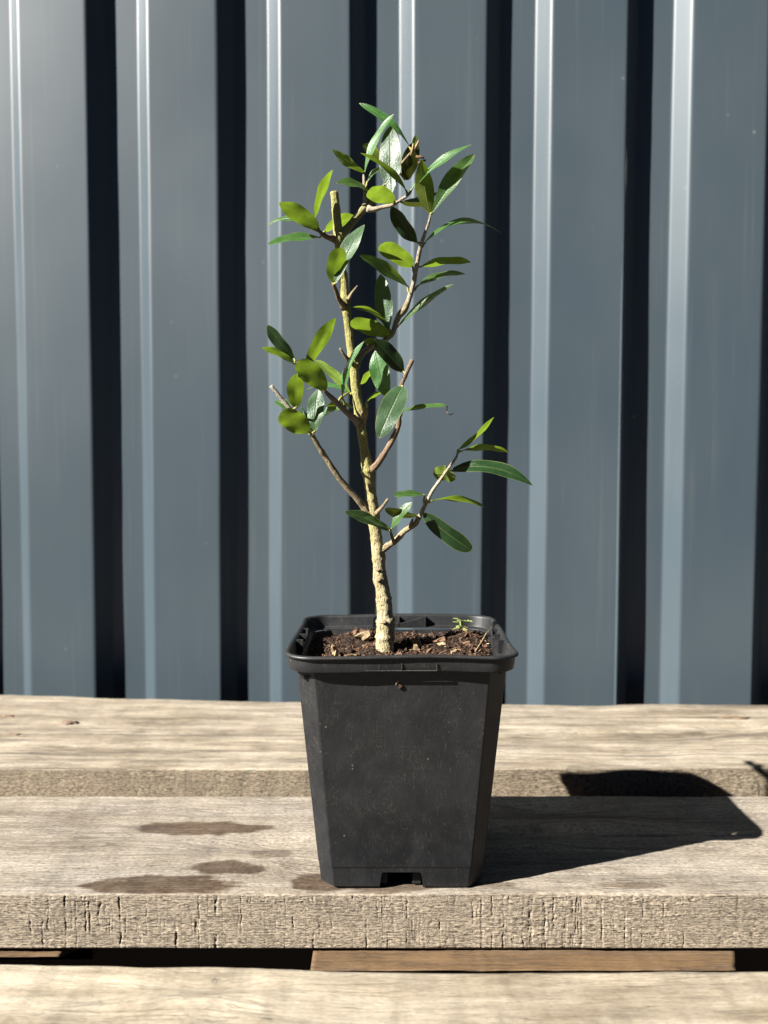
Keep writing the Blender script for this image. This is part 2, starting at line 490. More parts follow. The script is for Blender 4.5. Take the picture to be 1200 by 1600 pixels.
def leaf_mat(name, dark_top, light_top, rough_top, under=(0.112, 0.160, 0.024), trans=(0.215, 0.330, 0.022), tw=0.36, spec=0.42, pit=0.00018):
    """waxy upper side, matt olive underside, light passes through the blade"""
    m, nt, N, Lk, bs = new_mat(name)
    uv = nd(nt, 'ShaderNodeUVMap').outputs[0]
    sep = nd(nt, 'ShaderNodeSeparateXYZ')
    Lk.new(uv, sep.inputs[0])
    tc = nd(nt, 'ShaderNodeTexCoord').outputs['Object']
    rnd = nd(nt, 'ShaderNodeObjectInfo').outputs['Random']
    geo = nd(nt, 'ShaderNodeNewGeometry')
    back = geo.outputs['Backfacing']
    n1 = noise_n(nt, tc, 420, 3, 0.6)
    n2 = noise_n(nt, tc, 1500, 3, 0.65)
    top = ramp(nt, n1, [(0.3, dark_top), (0.7, light_top)])
    und = ramp(nt, n1, [(0.3, tuple(c * 0.85 for c in under)), (0.7, tuple(c * 1.2 for c in under))])
    dx = math_n(nt, 'ABSOLUTE', math_n(nt, 'SUBTRACT', sep.outputs[1], 0.5))      # 0 midrib .. 0.5 margin
    rib = ramp(nt, dx, [(0.0, (1, 1, 1)), (0.02, (0.7, 0.7, 0.7)), (0.05, (0, 0, 0))])
    rim = ramp(nt, dx, [(0.455, (0, 0, 0)), (0.495, (0.75, 0.75, 0.75))])
    col = mixc(nt, back, top, und)
    col = mixc(nt, math_n(nt, 'MULTIPLY', rib, 0.4), col, (0.11, 0.14, 0.033))
    col = mixc(nt, math_n(nt, 'MULTIPLY', rim, 0.8), col, (0.17, 0.185, 0.055))
    tipf = math_n(nt, 'ADD', sep.outputs[0], math_n(nt, 'MULTIPLY', math_n(nt, 'SUBTRACT', n1, 0.5), 0.12))
    col = mixc(nt, ramp(nt, tipf, [(0.955, (0, 0, 0)), (0.99, (0.7, 0.7, 0.7))]), col, (0.17, 0.13, 0.06))
    vr = math_n(nt, 'ADD', math_n(nt, 'MULTIPLY', rnd, 0.5), 0.78)
    hsv = nd(nt, 'ShaderNodeHueSaturation')
    Lk.new(col, hsv.inputs['Color'])
    Lk.new(vr, hsv.inputs['Value'])
    hue = math_n(nt, 'ADD', math_n(nt, 'MULTIPLY', rnd, 0.03), 0.485)
    Lk.new(hue, hsv.inputs['Hue'])
    spot = noise_n(nt, tc, 230, 2, 0.5)
    col = mixc(nt, ramp(nt, spot, [(0.76, (0, 0, 0)), (0.79, (0.5, 0.5, 0.5))]), hsv.outputs[0], (0.05, 0.04, 0.02))
    Lk.new(col, bs.inputs['Base Color'])
    rg = math_n(nt, 'ADD', math_n(nt, 'MULTIPLY', back, 0.22), rough_top)
    Lk.new(rg, bs.inputs['Roughness'])
    Lk.new(math_n(nt, 'MULTIPLY', math_n(nt, 'SUBTRACT', 1.0, math_n(nt, 'MULTIPLY', back, 0.7)), spec), bs.inputs['Specular IOR Level'])
    # pitted waxy surface and a faint net of side veins
    veins = nd(nt, 'ShaderNodeTexWave', wave_type='BANDS', bands_direction='DIAGONAL')
    veins.inputs['Scale'].default_value = 2.2
    veins.inputs['Distortion'].default_value = 4.0
    Lk.new(mapped(nt, uv, (3, 1.2, 1)), veins.inputs['Vector'])
    h = math_n(nt, 'ADD', math_n(nt, 'MULTIPLY', n2, 1.0), math_n(nt, 'MULTIPLY', veins.outputs['Fac'], 0.05))
    h = math_n(nt, 'SUBTRACT', h, math_n(nt, 'MULTIPLY', rib, 0.9))
    nb = bump(nt, h, 1.0, pit)
    Lk.new(nb, bs.inputs['Normal'])
    tr = nd(nt, 'ShaderNodeBsdfTranslucent')
    tcol = mixc(nt, math_n(nt, 'MULTIPLY', rib, 0.35), ramp(nt, n1, [(0.3, tuple(c * 0.85 for c in trans)), (0.7, tuple(c * 1.1 for c in trans))]), (0.30, 0.36, 0.05))
    Lk.new(tcol, tr.inputs['Color'])
    mx = nd(nt, 'ShaderNodeMixShader')
    mx.inputs[0].default_value = tw
    Lk.new(bs.outputs[0], mx.inputs[1])
    Lk.new(tr.outputs[0], mx.inputs[2])
    Lk.new(mx.outputs[0], N['Material Output'].inputs[0])
    return m


M['leaf'] = leaf_mat('waxy_green_leaf', (0.0270, 0.0780, 0.0170), (0.0530, 0.1280, 0.0300), 0.36)
M['leaf_gloss'] = leaf_mat('silvery_green_leaf', (0.0230, 0.0520, 0.0220), (0.0400, 0.0740, 0.0340), 0.36, tw=0.24, spec=0.30, pit=0.00018)
M['leaf_shaded'] = leaf_mat('shaded_green_leaf', (0.0085, 0.0260, 0.0085), (0.0160, 0.0400, 0.0130), 0.32, under=(0.0360, 0.0420, 0.0120), trans=(0.0840, 0.1020, 0.0120), tw=0.25, spec=0.22)  # dark green with the shade of neighbouring leaves put into the colour
M['petiole'] = simple_mat('yellow_green_petiole', (0.2184, 0.2080, 0.0416), 0.6, 0.3, 0.25, 500, 0)
M['leaf_dry'] = simple_mat('dry_leaf_tip', (0.2160, 0.1320, 0.0900), 0.8, 0.2, 0.35, 700)
M['moss'] = simple_mat('pale_green_seedling', (0.1768, 0.2184, 0.0624), 0.6, 0.3, 0.3, 500)

# all surfaces a step darker (the photograph is exposed for the dark wall)
for m in M.values():
    nt = m.node_tree
    for n in list(nt.nodes):
        key = {'BSDF_PRINCIPLED': 'Base Color', 'BSDF_TRANSLUCENT': 'Color'}.get(n.type)
        if key and n.inputs[key].is_linked:
            src = n.inputs[key].links[0].from_socket
            nt.links.new(mixc(nt, 1.0, src, (0.74, 0.74, 0.74), 'MULTIPLY'), n.inputs[key])

# ------------------------------------------------------------------ the setting: ground and sheet-metal wall
gr = mesh_obj('ground', [(-40, -40, -0.42), (40, -40, -0.42), (40, 40, -0.42), (-40, 40, -0.42)], [(0, 1, 2, 3)], M['ground'], smooth=False)
tag(gr, kind='structure')

WALL_Y = 0.660                      # outer (near) face of the ribs
PITCH, CREST, SLOPE, DEPTH = 0.1065, 0.0562, 0.0110, 0.0118
YAW = math.radians(4.0)             # the wall is not quite parallel to the boards
PHASE = -0.0278                     # right end of one crest
SEAM_K = 2                          # the crest on whose right end the two sheets overlap


def profile(k0, k1):
    """(x, y) corner points, k counts crest right ends"""
    pts = []
    for k in range(k0, k1 + 1):
        xr = PHASE + k * PITCH
        pts += [(xr - CREST, 0.0), (xr, 0.0), (xr + SLOPE, DEPTH), (xr + PITCH - CREST - SLOPE, DEPTH)]
    return pts


def round_poly(pts, r, n=4):
    out = [pts[0]]
    for i in range(1, len(pts) - 1):
        p, a, b = Vector(pts[i]), Vector(pts[i - 1]), Vector(pts[i + 1])
        u, w = (a - p), (b - p)
        lu, lw = u.length, w.length
        d = min(r, lu * 0.3, lw * 0.3)
        s, e = p + u / lu * d, p + w / lw * d
        s2, e2 = p + u / lu * d * 1.5, p + w / lw * d * 1.5
        out.append((s2.x, s2.y))
        for j in range(n + 1):
            t = j / n
            q = s * (1 - t) ** 2 + p * 2 * t * (1 - t) + e * t * t
            out.append((q.x, q.y))
        if i < len(pts) - 2 or lw > d * 2:
            out.append((e2.x, e2.y))
    out.append(pts[-1])
    return out


def sheet(name, pts, parent, lip=None):
    zs = np.concatenate([np.linspace(-0.42, 0.0, 6), np.linspace(0.03, 0.62, 42), np.linspace(0.7, 2.2, 12)])
    pp = np.array(round_poly(pts, 0.0017, 5))
    Z, X = np.meshgrid(zs, pp[:, 0], indexing='ij')
    Y = WALL_Y + np.tile(pp[:, 1], (len(zs), 1))
    rib = np.floor((X - PHASE) / PITCH * 2) * 3.7
    X2 = X + 0.0007 * fbm(Z / 0.21, rib, 5, 2) + 0.0030 * (Z - 0.15)        # a touch off plumb
    Y2 = Y + 0.0006 * fbm(X / 0.05, Z / 0.16, 9, 3)
    if lip is not None:
        n, amount = lip
        f = np.clip((0.40 - zs) / 0.34, 0, 1) * amount
        for j in range(n):
            Y2[:, -1 - j] -= f * (n - j) / n
    P = np.stack([X2 * math.cos(YAW) + (Y2 - WALL_Y) * math.sin(YAW), WALL_Y + (Y2 - WALL_Y) * math.cos(YAW) - X2 * math.sin(YAW), Z], -1)
    o = grid_obj(name, P, M['sheet'], parent)
    sm = o.modifiers.new('thickness', 'SOLIDIFY')
    sm.thickness = 0.0006
    sm.offset = -1.0 if True else 1.0
    return o


wall = empty('metal_wall', (0, WALL_Y, -0.42))
tag(wall, 'tall slate grey ribbed sheet metal wall behind the pot', 'wall')
lp = profile(-14, SEAM_K)
xr = PHASE + SEAM_K * PITCH
lp = lp[:-2] + [(xr + 0.0016, 0.0004)]
left_sheet = sheet('wall_sheet', [(x, y - 0.0009) for x, y in lp], wall, lip=(4, 0.0016))
rp = [(xr - 0.02, 0.0), (xr, 0.0)] + profile(SEAM_K, 15)[2:]
right_sheet = sheet('wall_sheet', rp, wall)


# the left sheet's raw edge has lifted a little towards the bottom
EV, EF = [], []
ez = np.linspace(0.46, -0.10, 40)
for k, z in enumerate(ez):
    f = min(1.0, max(0.0, (0.44 - z) / 0.30))
    wd = 0.00005 + 0.0011 * f * (0.85 + 0.3 * float(vnoise(z * 60, 0.0, 3)))
    xx, yy = xr + 0.0018 + 0.0030 * (z - 0.15), -0.0006
    for (dx_, dy_) in ((-wd, 0.0), (0.0, -wd * 0.9), (wd * 0.25, -wd * 0.8), (0.0002, 0.0006)):
        px_, py_ = xx + dx_, yy + dy_
        EV.append((px_ * math.cos(YAW) + py_ * math.sin(YAW), WALL_Y + py_ * math.cos(YAW) - px_ * math.sin(YAW), z))
for k in range(len(ez) - 1):
    for j in range(4):
        j2 = (j + 1) % 4
        EF.append((k * 4 + j, k * 4 + j2, (k + 1) * 4 + j2, (k + 1) * 4 + j))
mesh_obj('sheet_edge', EV, EF, M['zinc'], wall, smooth=False)


# ------------------------------------------------------------------ pallet bench
def plank(name, parent, mat, xr, y0, y1, ztop, thick, dense, dx, sy, sz, seed,
          front_rough=0.00030, grooves=None, stains=(), knots=(), edge_wob=0.0006, rr=0.0011, warp=0.0005, slope=0.0, cracks=(), back_skew=0.0):
    x_d = np.arange(-dense, dense + dx / 2, dx)
    x_l = np.linspace(xr[0], -dense, 40, endpoint=False)
    x_r = np.linspace(dense, xr[1], 41)[1:]
    xs = np.concatenate([x_l, x_d, x_r])
    S = []                                                     # y, z, ny, nz, kind(0 top, 1 edge, 2 other)
    ny_ = max(8, int((y1 - y0) / sy))
    for y in np.linspace(y1 - rr, y0 + rr, ny_):
        S.append((y, ztop, 0, 1, 0))
    for a in (22, 45, 68):
        a = math.radians(a)
        S.append((y0 + rr - rr * math.sin(a), ztop - rr + rr * math.cos(a), -math.sin(a), math.cos(a), 0.0 if a < 0.6 else 0.7))
    nz_ = max(6, int(thick / sz))
    for z in np.linspace(ztop - rr, ztop - thick + rr, nz_):
        S.append((y0, z, -1, 0, 1))
    for y, z, a, b in ((y0 + rr, ztop - thick, 0, -1), ((y0 + y1) / 2, ztop - thick, 0, -1), (y1 - rr, ztop - thick, 0, -1),
                       (y1, ztop - thick + rr, 1, 0), (y1, ztop - thick / 2, 1, 0), (y1, ztop - rr, 1, 0)):
        S.append((y, z, a, b, 2))
    S = np.array(S)
    X = np.repeat(xs[:, None], len(S), 1)
    Y = np.tile(S[:, 0], (len(xs), 1))
    Z = np.tile(S[:, 1], (len(xs), 1))
    ny, nz, kind = S[:, 2], S[:, 3], S[:, 4]
    # grain coordinates, bent round knots
    gx, gy = X.copy(), Y.copy()
    for (kx, ky, kr) in knots:
        ddx, ddy = (X - kx) / (kr * 2.6), (Y - ky) / kr
        r2 = ddx ** 2 + ddy ** 2
        gy = gy + np.sign(ddy + 1e-9) * kr * 1.3 * np.exp(-r2 * 0.55) * (1 - np.exp(-np.abs(ddy) * 3))
    gy = gy + 0.0022 * fbm(X / 0.12, Y / 0.05, seed + 3, 3)
    top = (nz > 0.5)[None, :]
    ed = np.clip(kind, 0, 1)[None, :] * (kind < 1.5)[None, :]
    d_top = (warp * fbm(X / 0.05, Y / 0.03, seed, 3)
             + 0.00030 * fbm(gx / 0.030, gy / 0.0018, seed + 1, 3)
             + 0.00010 * fbm(gx / 0.006, gy / 0.0006, seed + 2, 2))
    # arcs left by the saw
    arc = np.clip(np.sin(np.hypot(X + 0.30, Y - 0.25) / 0.00042 + 5 * fbm(X / 0.02, Y / 0.02, seed + 8, 2)), 0, 1) ** 6
    d_top = d_top - 0.00004 * arc * np.clip(fbm(X / 0.03, Y / 0.02, seed + 9, 3) * 2.5, 0, 1)
    for (kx, ky, kr) in knots:
        r = np.hypot((X - kx) / 1.5, Y - ky)
        d_top = d_top - 0.0004 * np.exp(-(r / (kr * 0.5)) ** 2)
    for q, (cx0, cx1, cy, dep, wid) in enumerate(cracks):
        yc = cy + 0.0035 * fbm(X / 0.04, X * 0 + q * 7.7, seed + 70, 4)
        win = np.clip((X - cx0) / 0.02, 0, 1) * np.clip((cx1 - X) / 0.03, 0, 1) * np.clip(vnoise(X / 0.012, X * 0 + q * 3.1, seed + 71) * 2 - 0.2, 0, 1)
        d_top = d_top - dep * win * np.exp(-((Y - yc) / wid) ** 2)
    fz = Z / 1.0
    patch = np.clip(fbm(X / 0.022, fz / 0.016, seed + 30, 3) * 1.6 + 0.55, 0.12, 1)
    d_fr = (0.45 * front_rough * fbm(X / 0.009, fz / 0.006, seed + 20, 2)
            + patch * 0.70 * front_rough * fbm(X / 0.0042, fz / 0.00075, seed + 21, 3, 0.65)
            + patch * 0.55 * front_rough * fbm(X / 0.0012, fz / 0.0011, seed + 23, 2))
    # torn-out fibres: sharp-edged pits where the saw lifted the grain
    tear = fbm(X / 0.0024 + 1.5 * fbm(X / 0.006, fz / 0.006, seed + 33, 2), fz / 0.0011, seed + 31, 3)
    pit = np.clip((tear - 0.34) * 5, 0, 1) * np.clip(fbm(X / 0.026, fz / 0.018, seed + 32, 2) * 2.2 + 0.1, 0, 1)
    tear2 = fbm(X / 0.0013, fz / 0.0016, seed + 35, 3)
    d_fr = d_fr - 0.00018 * pit - 0.00012 * patch * np.clip((tear2 - 0.38) * 6, 0, 1)
    if grooves:
        for (gx0, dep, wid) in grooves:
            zz = fz[:1]
            wob = 0.0008 * fbm(zz * 0 + gx0 * 931, zz / 0.0045, seed + 40, 4, 0.65)
            mask = np.clip(vnoise(np.full_like(zz, gx0 * 517), zz / 0.0065, seed + 41) * 2.6 - 0.85, 0, 1)
            mask = mask * np.clip(vnoise(np.full_like(zz, gx0 * 217), zz / 0.0012, seed + 42) * 2.2 - 0.3, 0.35, 1)
            c = gx0 + wob
            near = np.abs(xs - gx0) < 0.006
            d_fr[near] -= dep * 0.48 * mask * np.exp(-((X[near] - c) / wid) ** 2)
    wobx = edge_wob * fbm(xs / 0.035, xs * 0 + seed, seed + 50, 4)[:, None]
    chip = np.clip(fbm(xs / 0.012, xs * 0 + 3.3, seed + 51, 3) - 0.25, 0, 1)[:, None] * 0.0012
    d = np.where(top, d_top * (1 - 0.6 * ed), 0) + np.where(kind[None, :] == 1, d_fr, 0)
    Y = Y + ny[None, :] * d
    Z = Z + nz[None, :] * d
    frontish = np.clip((y0 + 0.02 - S[:, 0]) / 0.02, 0, 1)[None, :] * (kind < 1.5)[None, :]
    Y = Y + wobx * frontish
    Z = Z - chip * np.clip((ztop + 0.001 - S[:, 1]) < 0.004, 0, 1)[None, :] * np.clip((y0 + 0.0025 - S[:, 0]) / 0.0025, 0, 1)[None, :]
    Z = Z + slope * X
    Y = Y + back_skew * np.clip(-X + 0.02, 0, 1) * np.clip((S[:, 0] - y0) / (y1 - y0), 0, 1)[None, :]
    st = np.zeros_like(X)
    for k, (sx, sy_, ra, rb, amt) in enumerate(stains):
        w = 0.27 * fbm(X / 0.011, Y / 0.005, seed + 60 + k, 4) + 0.17 * fbm(gx / 0.014, gy / 0.0012, seed + 80 + k, 3)
        r = np.sqrt(((X - sx) / ra) ** 2 + ((Y - sy_) / rb) ** 2) + w
        st = np.maximum(st, amt * np.clip((1.06 - r) / 0.20, 0, 1) * (0.86 + 0.14 * np.clip(fbm(X / 0.004, Y / 0.003, seed + 90, 3) + 0.5, 0, 1)))
    st = st * (1 - ed)
    gco = np.stack([gx, gy + np.where(kind == 1, Z, 0) * 1.0, Z], -1)
    P = np.stack([X, Y, Z], -1)
    o = grid_obj(name, P, mat, parent, wrap_v=True, cap=True,
                 attrs={'gco': gco, 'stain': st, 'edgef': np.broadcast_to(ed, X.shape).copy()})
    return o


pallet = empty('wooden_pallet', (0, 0.42, -0.42))
tag(pallet, 'weathered pale wooden pallet of wide boards under the pot', 'pallet')

rg = random.Random(4)
groove_list = []
for c, s, n in ((-0.100, 0.020, 34), (-0.070, 0.012, 20), (-0.128, 0.012, 14), (0.030, 0.045, 40), (0.052, 0.010, 18), (0.075, 0.015, 14), (-0.01, 0.03, 18), (0.11, 0.03, 16)):
    for _ in range(n):
        groove_list.append((rg.gauss(c, s), rg.uniform(0.0002, 0.0010), rg.choice((0.00018, 0.00020, 0.00024, 0.0003))))

mid_plank = plank('plank', pallet, M['plank_mid'], (-0.56, 0.56), 0.3192, 0.4180, 0.0, 0.0232, 0.175, 0.00030, 0.0007, 0.00030, 101,
                  front_rough=0.00022, grooves=groove_list, warp=0.0003,
                  stains=((-0.0862, 0.3790, 0.0315, 0.0075, 0.95), (-0.0670, 0.3410, 0.0160, 0.0062, 0.9), (-0.0900, 0.3262, 0.0330, 0.0080, 1.0),
                          (-0.0250, 0.3285, 0.0150, 0.0080, 0.95), (0.0020, 0.3275, 0.0220, 0.0075, 0.85), (0.101, 0.3262, 0.0155, 0.0026, 0.65), (0.045, 0.3262, 0.010, 0.003, 0.5), (-0.0495, 0.3540, 0.0095, 0.0050, 0.55), (0.066, 0.379, 0.012, 0.004, 0.3)),
                  knots=((-0.052, 0.3535, 0.010), (0.085, 0.392, 0.012), (0.060, 0.37, 0.008)),
                  cracks=((0.07, 0.20, 0.3715, 0.0009, 0.0006), (-0.07, -0.035, 0.3525, 0.0012, 0.0007), (-0.19, -0.05, 0.399, 0.0005, 0.0006), (-0.17, -0.12, 0.352, 0.0004, 0.0006)))
rear_plank = plank('plank', pallet, M['plank_rear'], (-0.56, 0.56), 0.4630, 0.592, -0.0024, 0.0225, 0.31, 0.0008, 0.0009, 0.0006, 211,
                   front_rough=0.00034, warp=0.0009, edge_wob=0.0011,
                   knots=((-0.21, 0.548, 0.008), (0.235, 0.53, 0.010), (0.11, 0.565, 0.007)), back_skew=0.085,
                   stains=((0.215, 0.527, 0.045, 0.006, 0.28), (-0.18, 0.520, 0.06, 0.004, 0.3), (-0.12, 0.512, 0.05, 0.003, 0.25), (0.24, 0.56, 0.03, 0.003, 0.35)),
                   cracks=((-0.26, -0.08, 0.522, 0.0012, 0.0009), (-0.20, 0.02, 0.508, 0.0009, 0.0009), (-0.27, -0.15, 0.497, 0.0008, 0.0009), (0.10, 0.30, 0.528, 0.0014, 0.0010), (0.16, 0.31, 0.541, 0.0012, 0.0010), (0.05, 0.2, 0.565, 0.0008, 0.001)))
front_plank = plank('plank', pallet, M['plank_front'], (-0.56, 0.56), 0.150, 0.2690, 0.0, 0.0225, 0.16, 0.0009, 0.0010, 0.0015, 307,
                    warp=0.0008, knots=((-0.06, 0.255, 0.006),), back_skew=0.030)


def stringer(name, x0a, x0b, x1a, x1b, z0, seed, y0=0.13):
    """cross board under the planks; its two long sides may be cut askew (a near y0, b near y1)"""
    y1 = 0.605
    ys = np.linspace(y0, y1, 240)
    t = (ys - y0) / (y1 - y0)
    xl, xr_ = x0a + (x0b - x0a) * t, x1a + (x1b - x1a) * t
    n = 90
    top = np.zeros((len(ys), n, 3))
    for j in range(n):
        f = j / (n - 1)
        top[:, j, 0] = xl * (1 - f) + xr_ * f
        top[:, j, 1] = ys
        top[:, j, 2] = z0 - 0.0004 + 0.0003 * fbm(ys / 0.03, np.full_like(ys, top[:, j, 0]) / 0.003, seed, 3)
    bot = top[:, ::-1].copy()
    bot[:, :, 2] = z0 - 0.020
    bot[:, :, 1] += 0.045 * np.clip(1 - (ys - y0) / 0.03, 0, 1)[:, None]        # near end undercut, shaped so its face turns down and stays dark
    P = np.concatenate([top, bot], 1)
    gco = P.copy()
    z = np.zeros(P.shape[:2])
    return grid_obj(name, P[:, ::-1], M['stringer'], pallet, wrap_v=True, cap=True, attrs={'gco': gco[:, ::-1], 'stain': z, 'edgef': z}, smooth=False)


stringer('cross_board', -0.0285, -0.0285, 0.136, 0.25, -0.0237, 5, 0.3072)  # skewed right side shaped to stand in for an oblique shadow edge
stringer('cross_board', -0.300, -0.300, -0.1290, -0.110, -0.0240, 6, 0.3168)
stringer('cross_board', 0.40, 0.40, 0.54, 0.54, -0.0237, 7)
stringer('cross_board', -0.45, -0.45, -0.31, -0.31, -0.0237, 8)


def box_part(name, c, s, mat, parent):
    x, y, z = (v / 2 for v in s)
    V = [(c[0] + a * x, c[1] + b * y, c[2] + d * z) for a in (-1, 1) for b in (-1, 1) for d in (-1, 1)]
    Fc = [(0, 1, 3, 2), (4, 6, 7, 5), (0, 4, 5, 1), (2, 3, 7, 6), (0, 2, 6, 4), (1, 5, 7, 3)]
    return mesh_obj(name, V, Fc, mat, parent, smooth=False)


for lx in (-0.38, 0.47):
    for ly in (0.19, 0.55):
        box_part('support_post', (lx, ly, -0.232), (0.07, 0.07, 0.375), M['stringer'], pallet)

box_part('gap_blocker_board', (0.0, 0.622, -0.150), (1.12, 0.020, 0.190), M['stringer'], pallet)  # added board that hides the lit wall foot and keeps the gap dark

# splinters, rust and sap marks that stand on the rear board
def blob(name, c, size, mat, parent, seed, squash=1.0, subdiv=2, rough=0.25):
    bm = bmesh.new()
    bmesh.ops.create_icosphere(bm, subdivisions=subdiv, radius=1.0)
    for v in bm.verts:
        k = 1 + rough * mnoise.noise(v.co * 1.7 + Vector((seed * 3.1, seed, seed * 0.7))) + rough * 0.5 * mnoise.noise(v.co * 4 + Vector((seed, 0, 0)))
        v.co = Vector((v.co.x * size[0] * k, v.co.y * size[1] * k, v.co.z * size[2] * k))
    me = bpy.data.meshes.new(name)
    bm.to_mesh(me)
    bm.free()
    me.materials.append(mat)
    me.polygons.foreach_set('use_smooth', [True] * len(me.polygons))
    o = bpy.data.objects.new(name, me)
    link(o, parent)
    o.location = c
    if parent is not None:
        o.matrix_parent_inverse = Matrix.Translation(-world_loc(parent))
    return o


for k, (c, s) in enumerate((((-0.2135, 0.548, -0.0024), (0.0058, 0.0030, 0.0015)), ((-0.240, 0.523, -0.0026), (0.0066, 0.0026, 0.0012)),
                            ((-0.262, 0.563, -0.0026), (0.006, 0.0022, 0.0012)), ((0.243, 0.560, -0.0026), (0.010, 0.0024, 0.0012)))):
    blob('splinter_knot', c, s, M['rust'], pallet, k + 2, subdiv=3, rough=0.8)

# ------------------------------------------------------------------ plant pot
PX, PY = 0.0070, 0.3560


def oct_loop(a, c, r, z, n=4):
    """square of half-width a with corners cut by c and the eight edges rounded by r"""
    pts = [(a, -a + c), (a, a - c), (a - c, a), (-a + c, a), (-a, a - c), (-a, -a + c), (-a + c, -a), (a - c, -a)]
    out = []
    for i in range(8):
        p, q, s = Vector(pts[i]), Vector(pts[i - 1]), Vector(pts[(i + 1) % 8])
        u, w = (q - p).normalized(), (s - p).normalized()
        d = r * math.tan(math.radians(22.5))
        d = min(d, (q - p).length * 0.499, (s - p).length * 0.499)
        e0, e1 = p + u * d, p + w * d
        for j in range(n + 1):
            t = j / n
            v = e0 * (1 - t) ** 2 + p * 2 * t * (1 - t) + e1 * t * t
            out.append((PX + v.x, PY + v.y, z))
    return out


def loft(name, loops, mat, parent, closed=False, cap_bottom=False, weighted=True):
    n = len(loops[0])
    V = [v for lp_ in loops for v in lp_]
    Fc = []
    m = len(loops)
    for i in range(m if closed else m - 1):
        a, b = i * n, ((i + 1) % m) * n
        for j in range(n):
            k = (j + 1) % n
            Fc.append((a + j, a + k, b + k, b + j))
    if cap_bottom:
        Fc.append(tuple(range(n))[::-1])
    o = mesh_obj(name, V, Fc, mat, parent)
    if weighted:
        w = o.modifiers.new('weighted', 'WEIGHTED_NORMAL')
        w.keep_sharp = True
    return o


pot = empty('plant_pot', (PX, PY, 0))
tag(pot, 'square tapered black plastic nursery pot standing on the middle board', 'pot')


def body_half(z):
    return 0.0331 + (0.0417 - 0.0331) * z / 0.0915


def body_cut(z):
    return 0.0056 + (0.0074 - 0.0056) * z / 0.0915


loops = []
for z in (0.0006, 0.0012, 0.0045, 0.0088, 0.0091):
    k = -0.00022 - (0.0005 if z < 0.001 else 0)
    loops.append(oct_loop(body_half(z) + k, body_cut(z), 0.0016, z))
for z in (0.0094, 0.0098, 0.02, 0.035, 0.05, 0.065, 0.08, 0.090, 0.0912):
    loops.append(oct_loop(body_half(z), body_cut(z), 0.0016, z))
for z in (0.0912, 0.080, 0.06, 0.04, 0.02, 0.0075):                   # inner skin
    loops.append(oct_loop(body_half(z) - 0.0013, body_cut(z), 0.0014, z))
loops.append(oct_loop(0.012, 0.002, 0.0014, 0.0070))
loops.append(oct_loop(0.012, 0.002, 0.0014, 0.0058))
loops.append(oct_loop(body_half(0.006) - 0.0030, body_cut(0.006), 0.0014, 0.0058))
loops.append(oct_loop(body_half(0.001) - 0.0024, body_cut(0.001), 0.0014, 0.0006))
body = loft('pot_body', loops, M['plastic'], pot, closed=True, weighted=False)

# drain notches through the foot on all four sides
cut_me = bpy.data.meshes.new('cutter')
bm = bmesh.new()
for (ux, uy) in ((0, -1), (0, 1), (-1, 0), (1, 0)):
    sx, sy = uy, -ux
    prof = [(-0.0093, -0.003), (-0.0080, 0.0066), (-0.0074, 0.0072), (0.0074, 0.0072), (0.0080, 0.0066), (0.0093, -0.003)]
    rings = []
    for dist in (0.0285, 0.040):
        rings.append([bm.verts.new((PX + ux * dist + sx * a, PY + uy * dist + sy * a, b)) for a, b in prof])
    for j in range(6):
        k = (j + 1) % 6
        bm.faces.new((rings[0][j], rings[0][k], rings[1][k], rings[1][j]))
    bm.faces.new(rings[0][::-1])
    bm.faces.new(rings[1])
bmesh.ops.recalc_face_normals(bm, faces=bm.faces)
bm.to_mesh(cut_me)
bm.free()
cutter = bpy.data.objects.new('cutter', cut_me)
COL.objects.link(cutter)
bmod = body.modifiers.new('notch', 'BOOLEAN')
bmod.operation = 'DIFFERENCE'
bmod.solver = 'EXACT'
bmod.object = cutter
bpy.context.view_layer.update()
dg = bpy.context.evaluated_depsgraph_get()
new_me = bpy.data.meshes.new_from_object(body.evaluated_get(dg))
body.modifiers.clear()
body.data = new_me
new_me.polygons.foreach_set('use_smooth', [True] * len(new_me.polygons))
new_me.set_sharp_from_angle(angle=math.radians(35))
bpy.data.objects.remove(cutter)
w = body.modifiers.new('weighted', 'WEIGHTED_NORMAL')
w.keep_sharp = True

# the deep rim: skirt, rolled lip, inner step
def rim_loop(a, R, z):
    return oct_loop(a, R * 0.586, R, z, 5)


rl = []
for a, R, z in ((0.0400, 0.009, 0.0916), (0.0431, 0.0105, 0.0913), (0.0436, 0.0108, 0.0917), (0.0439, 0.011, 0.0940), (0.0440, 0.011, 0.0961), (0.0441, 0.011, 0.0965),
                (0.0449, 0.0115, 0.0966), (0.0452, 0.0117, 0.0969), (0.0453, 0.0118, 0.0974), (0.0450, 0.0116, 0.0978), (0.0445, 0.0112, 0.0981),
                (0.0438, 0.0107, 0.0980), (0.0432, 0.0102, 0.0976), (0.0429, 0.010, 0.0970), (0.0424, 0.0098, 0.0930), (0.0420, 0.0095, 0.0924),
                (0.0400, 0.0085, 0.0920), (0.0396, 0.0083, 0.0917)):
    rl.append(rim_loop(a + 0.0010, R, z))
def densify(lp_, n=9):
    """split the four long straight runs so that they can bow"""
    out = []
    L = len(lp_)
    for i in range(L):
        a, b = Vector(lp_[i]), Vector(lp_[(i + 1) % L])
        out.append(tuple(a))
        if (b - a).length > 0.02:
            for k in range(1, n):
                out.append(tuple(a.lerp(b, k / n)))
    return out


def rim_worn(lp_):
    out = []
    for (x, y, z) in lp_:
        u, v_ = (x - PX), (y - PY)
        s = 0.00045 * math.sin(u * 120 + 0.6) * (1 if v_ < 0 else 0.4)
        out.append((x + 0.0004 * math.sin(v_ * 80), y + s, z + 0.00035 * math.sin(u * 65 + 1.0) + 0.0002 * math.sin(v_ * 70)))
    return out


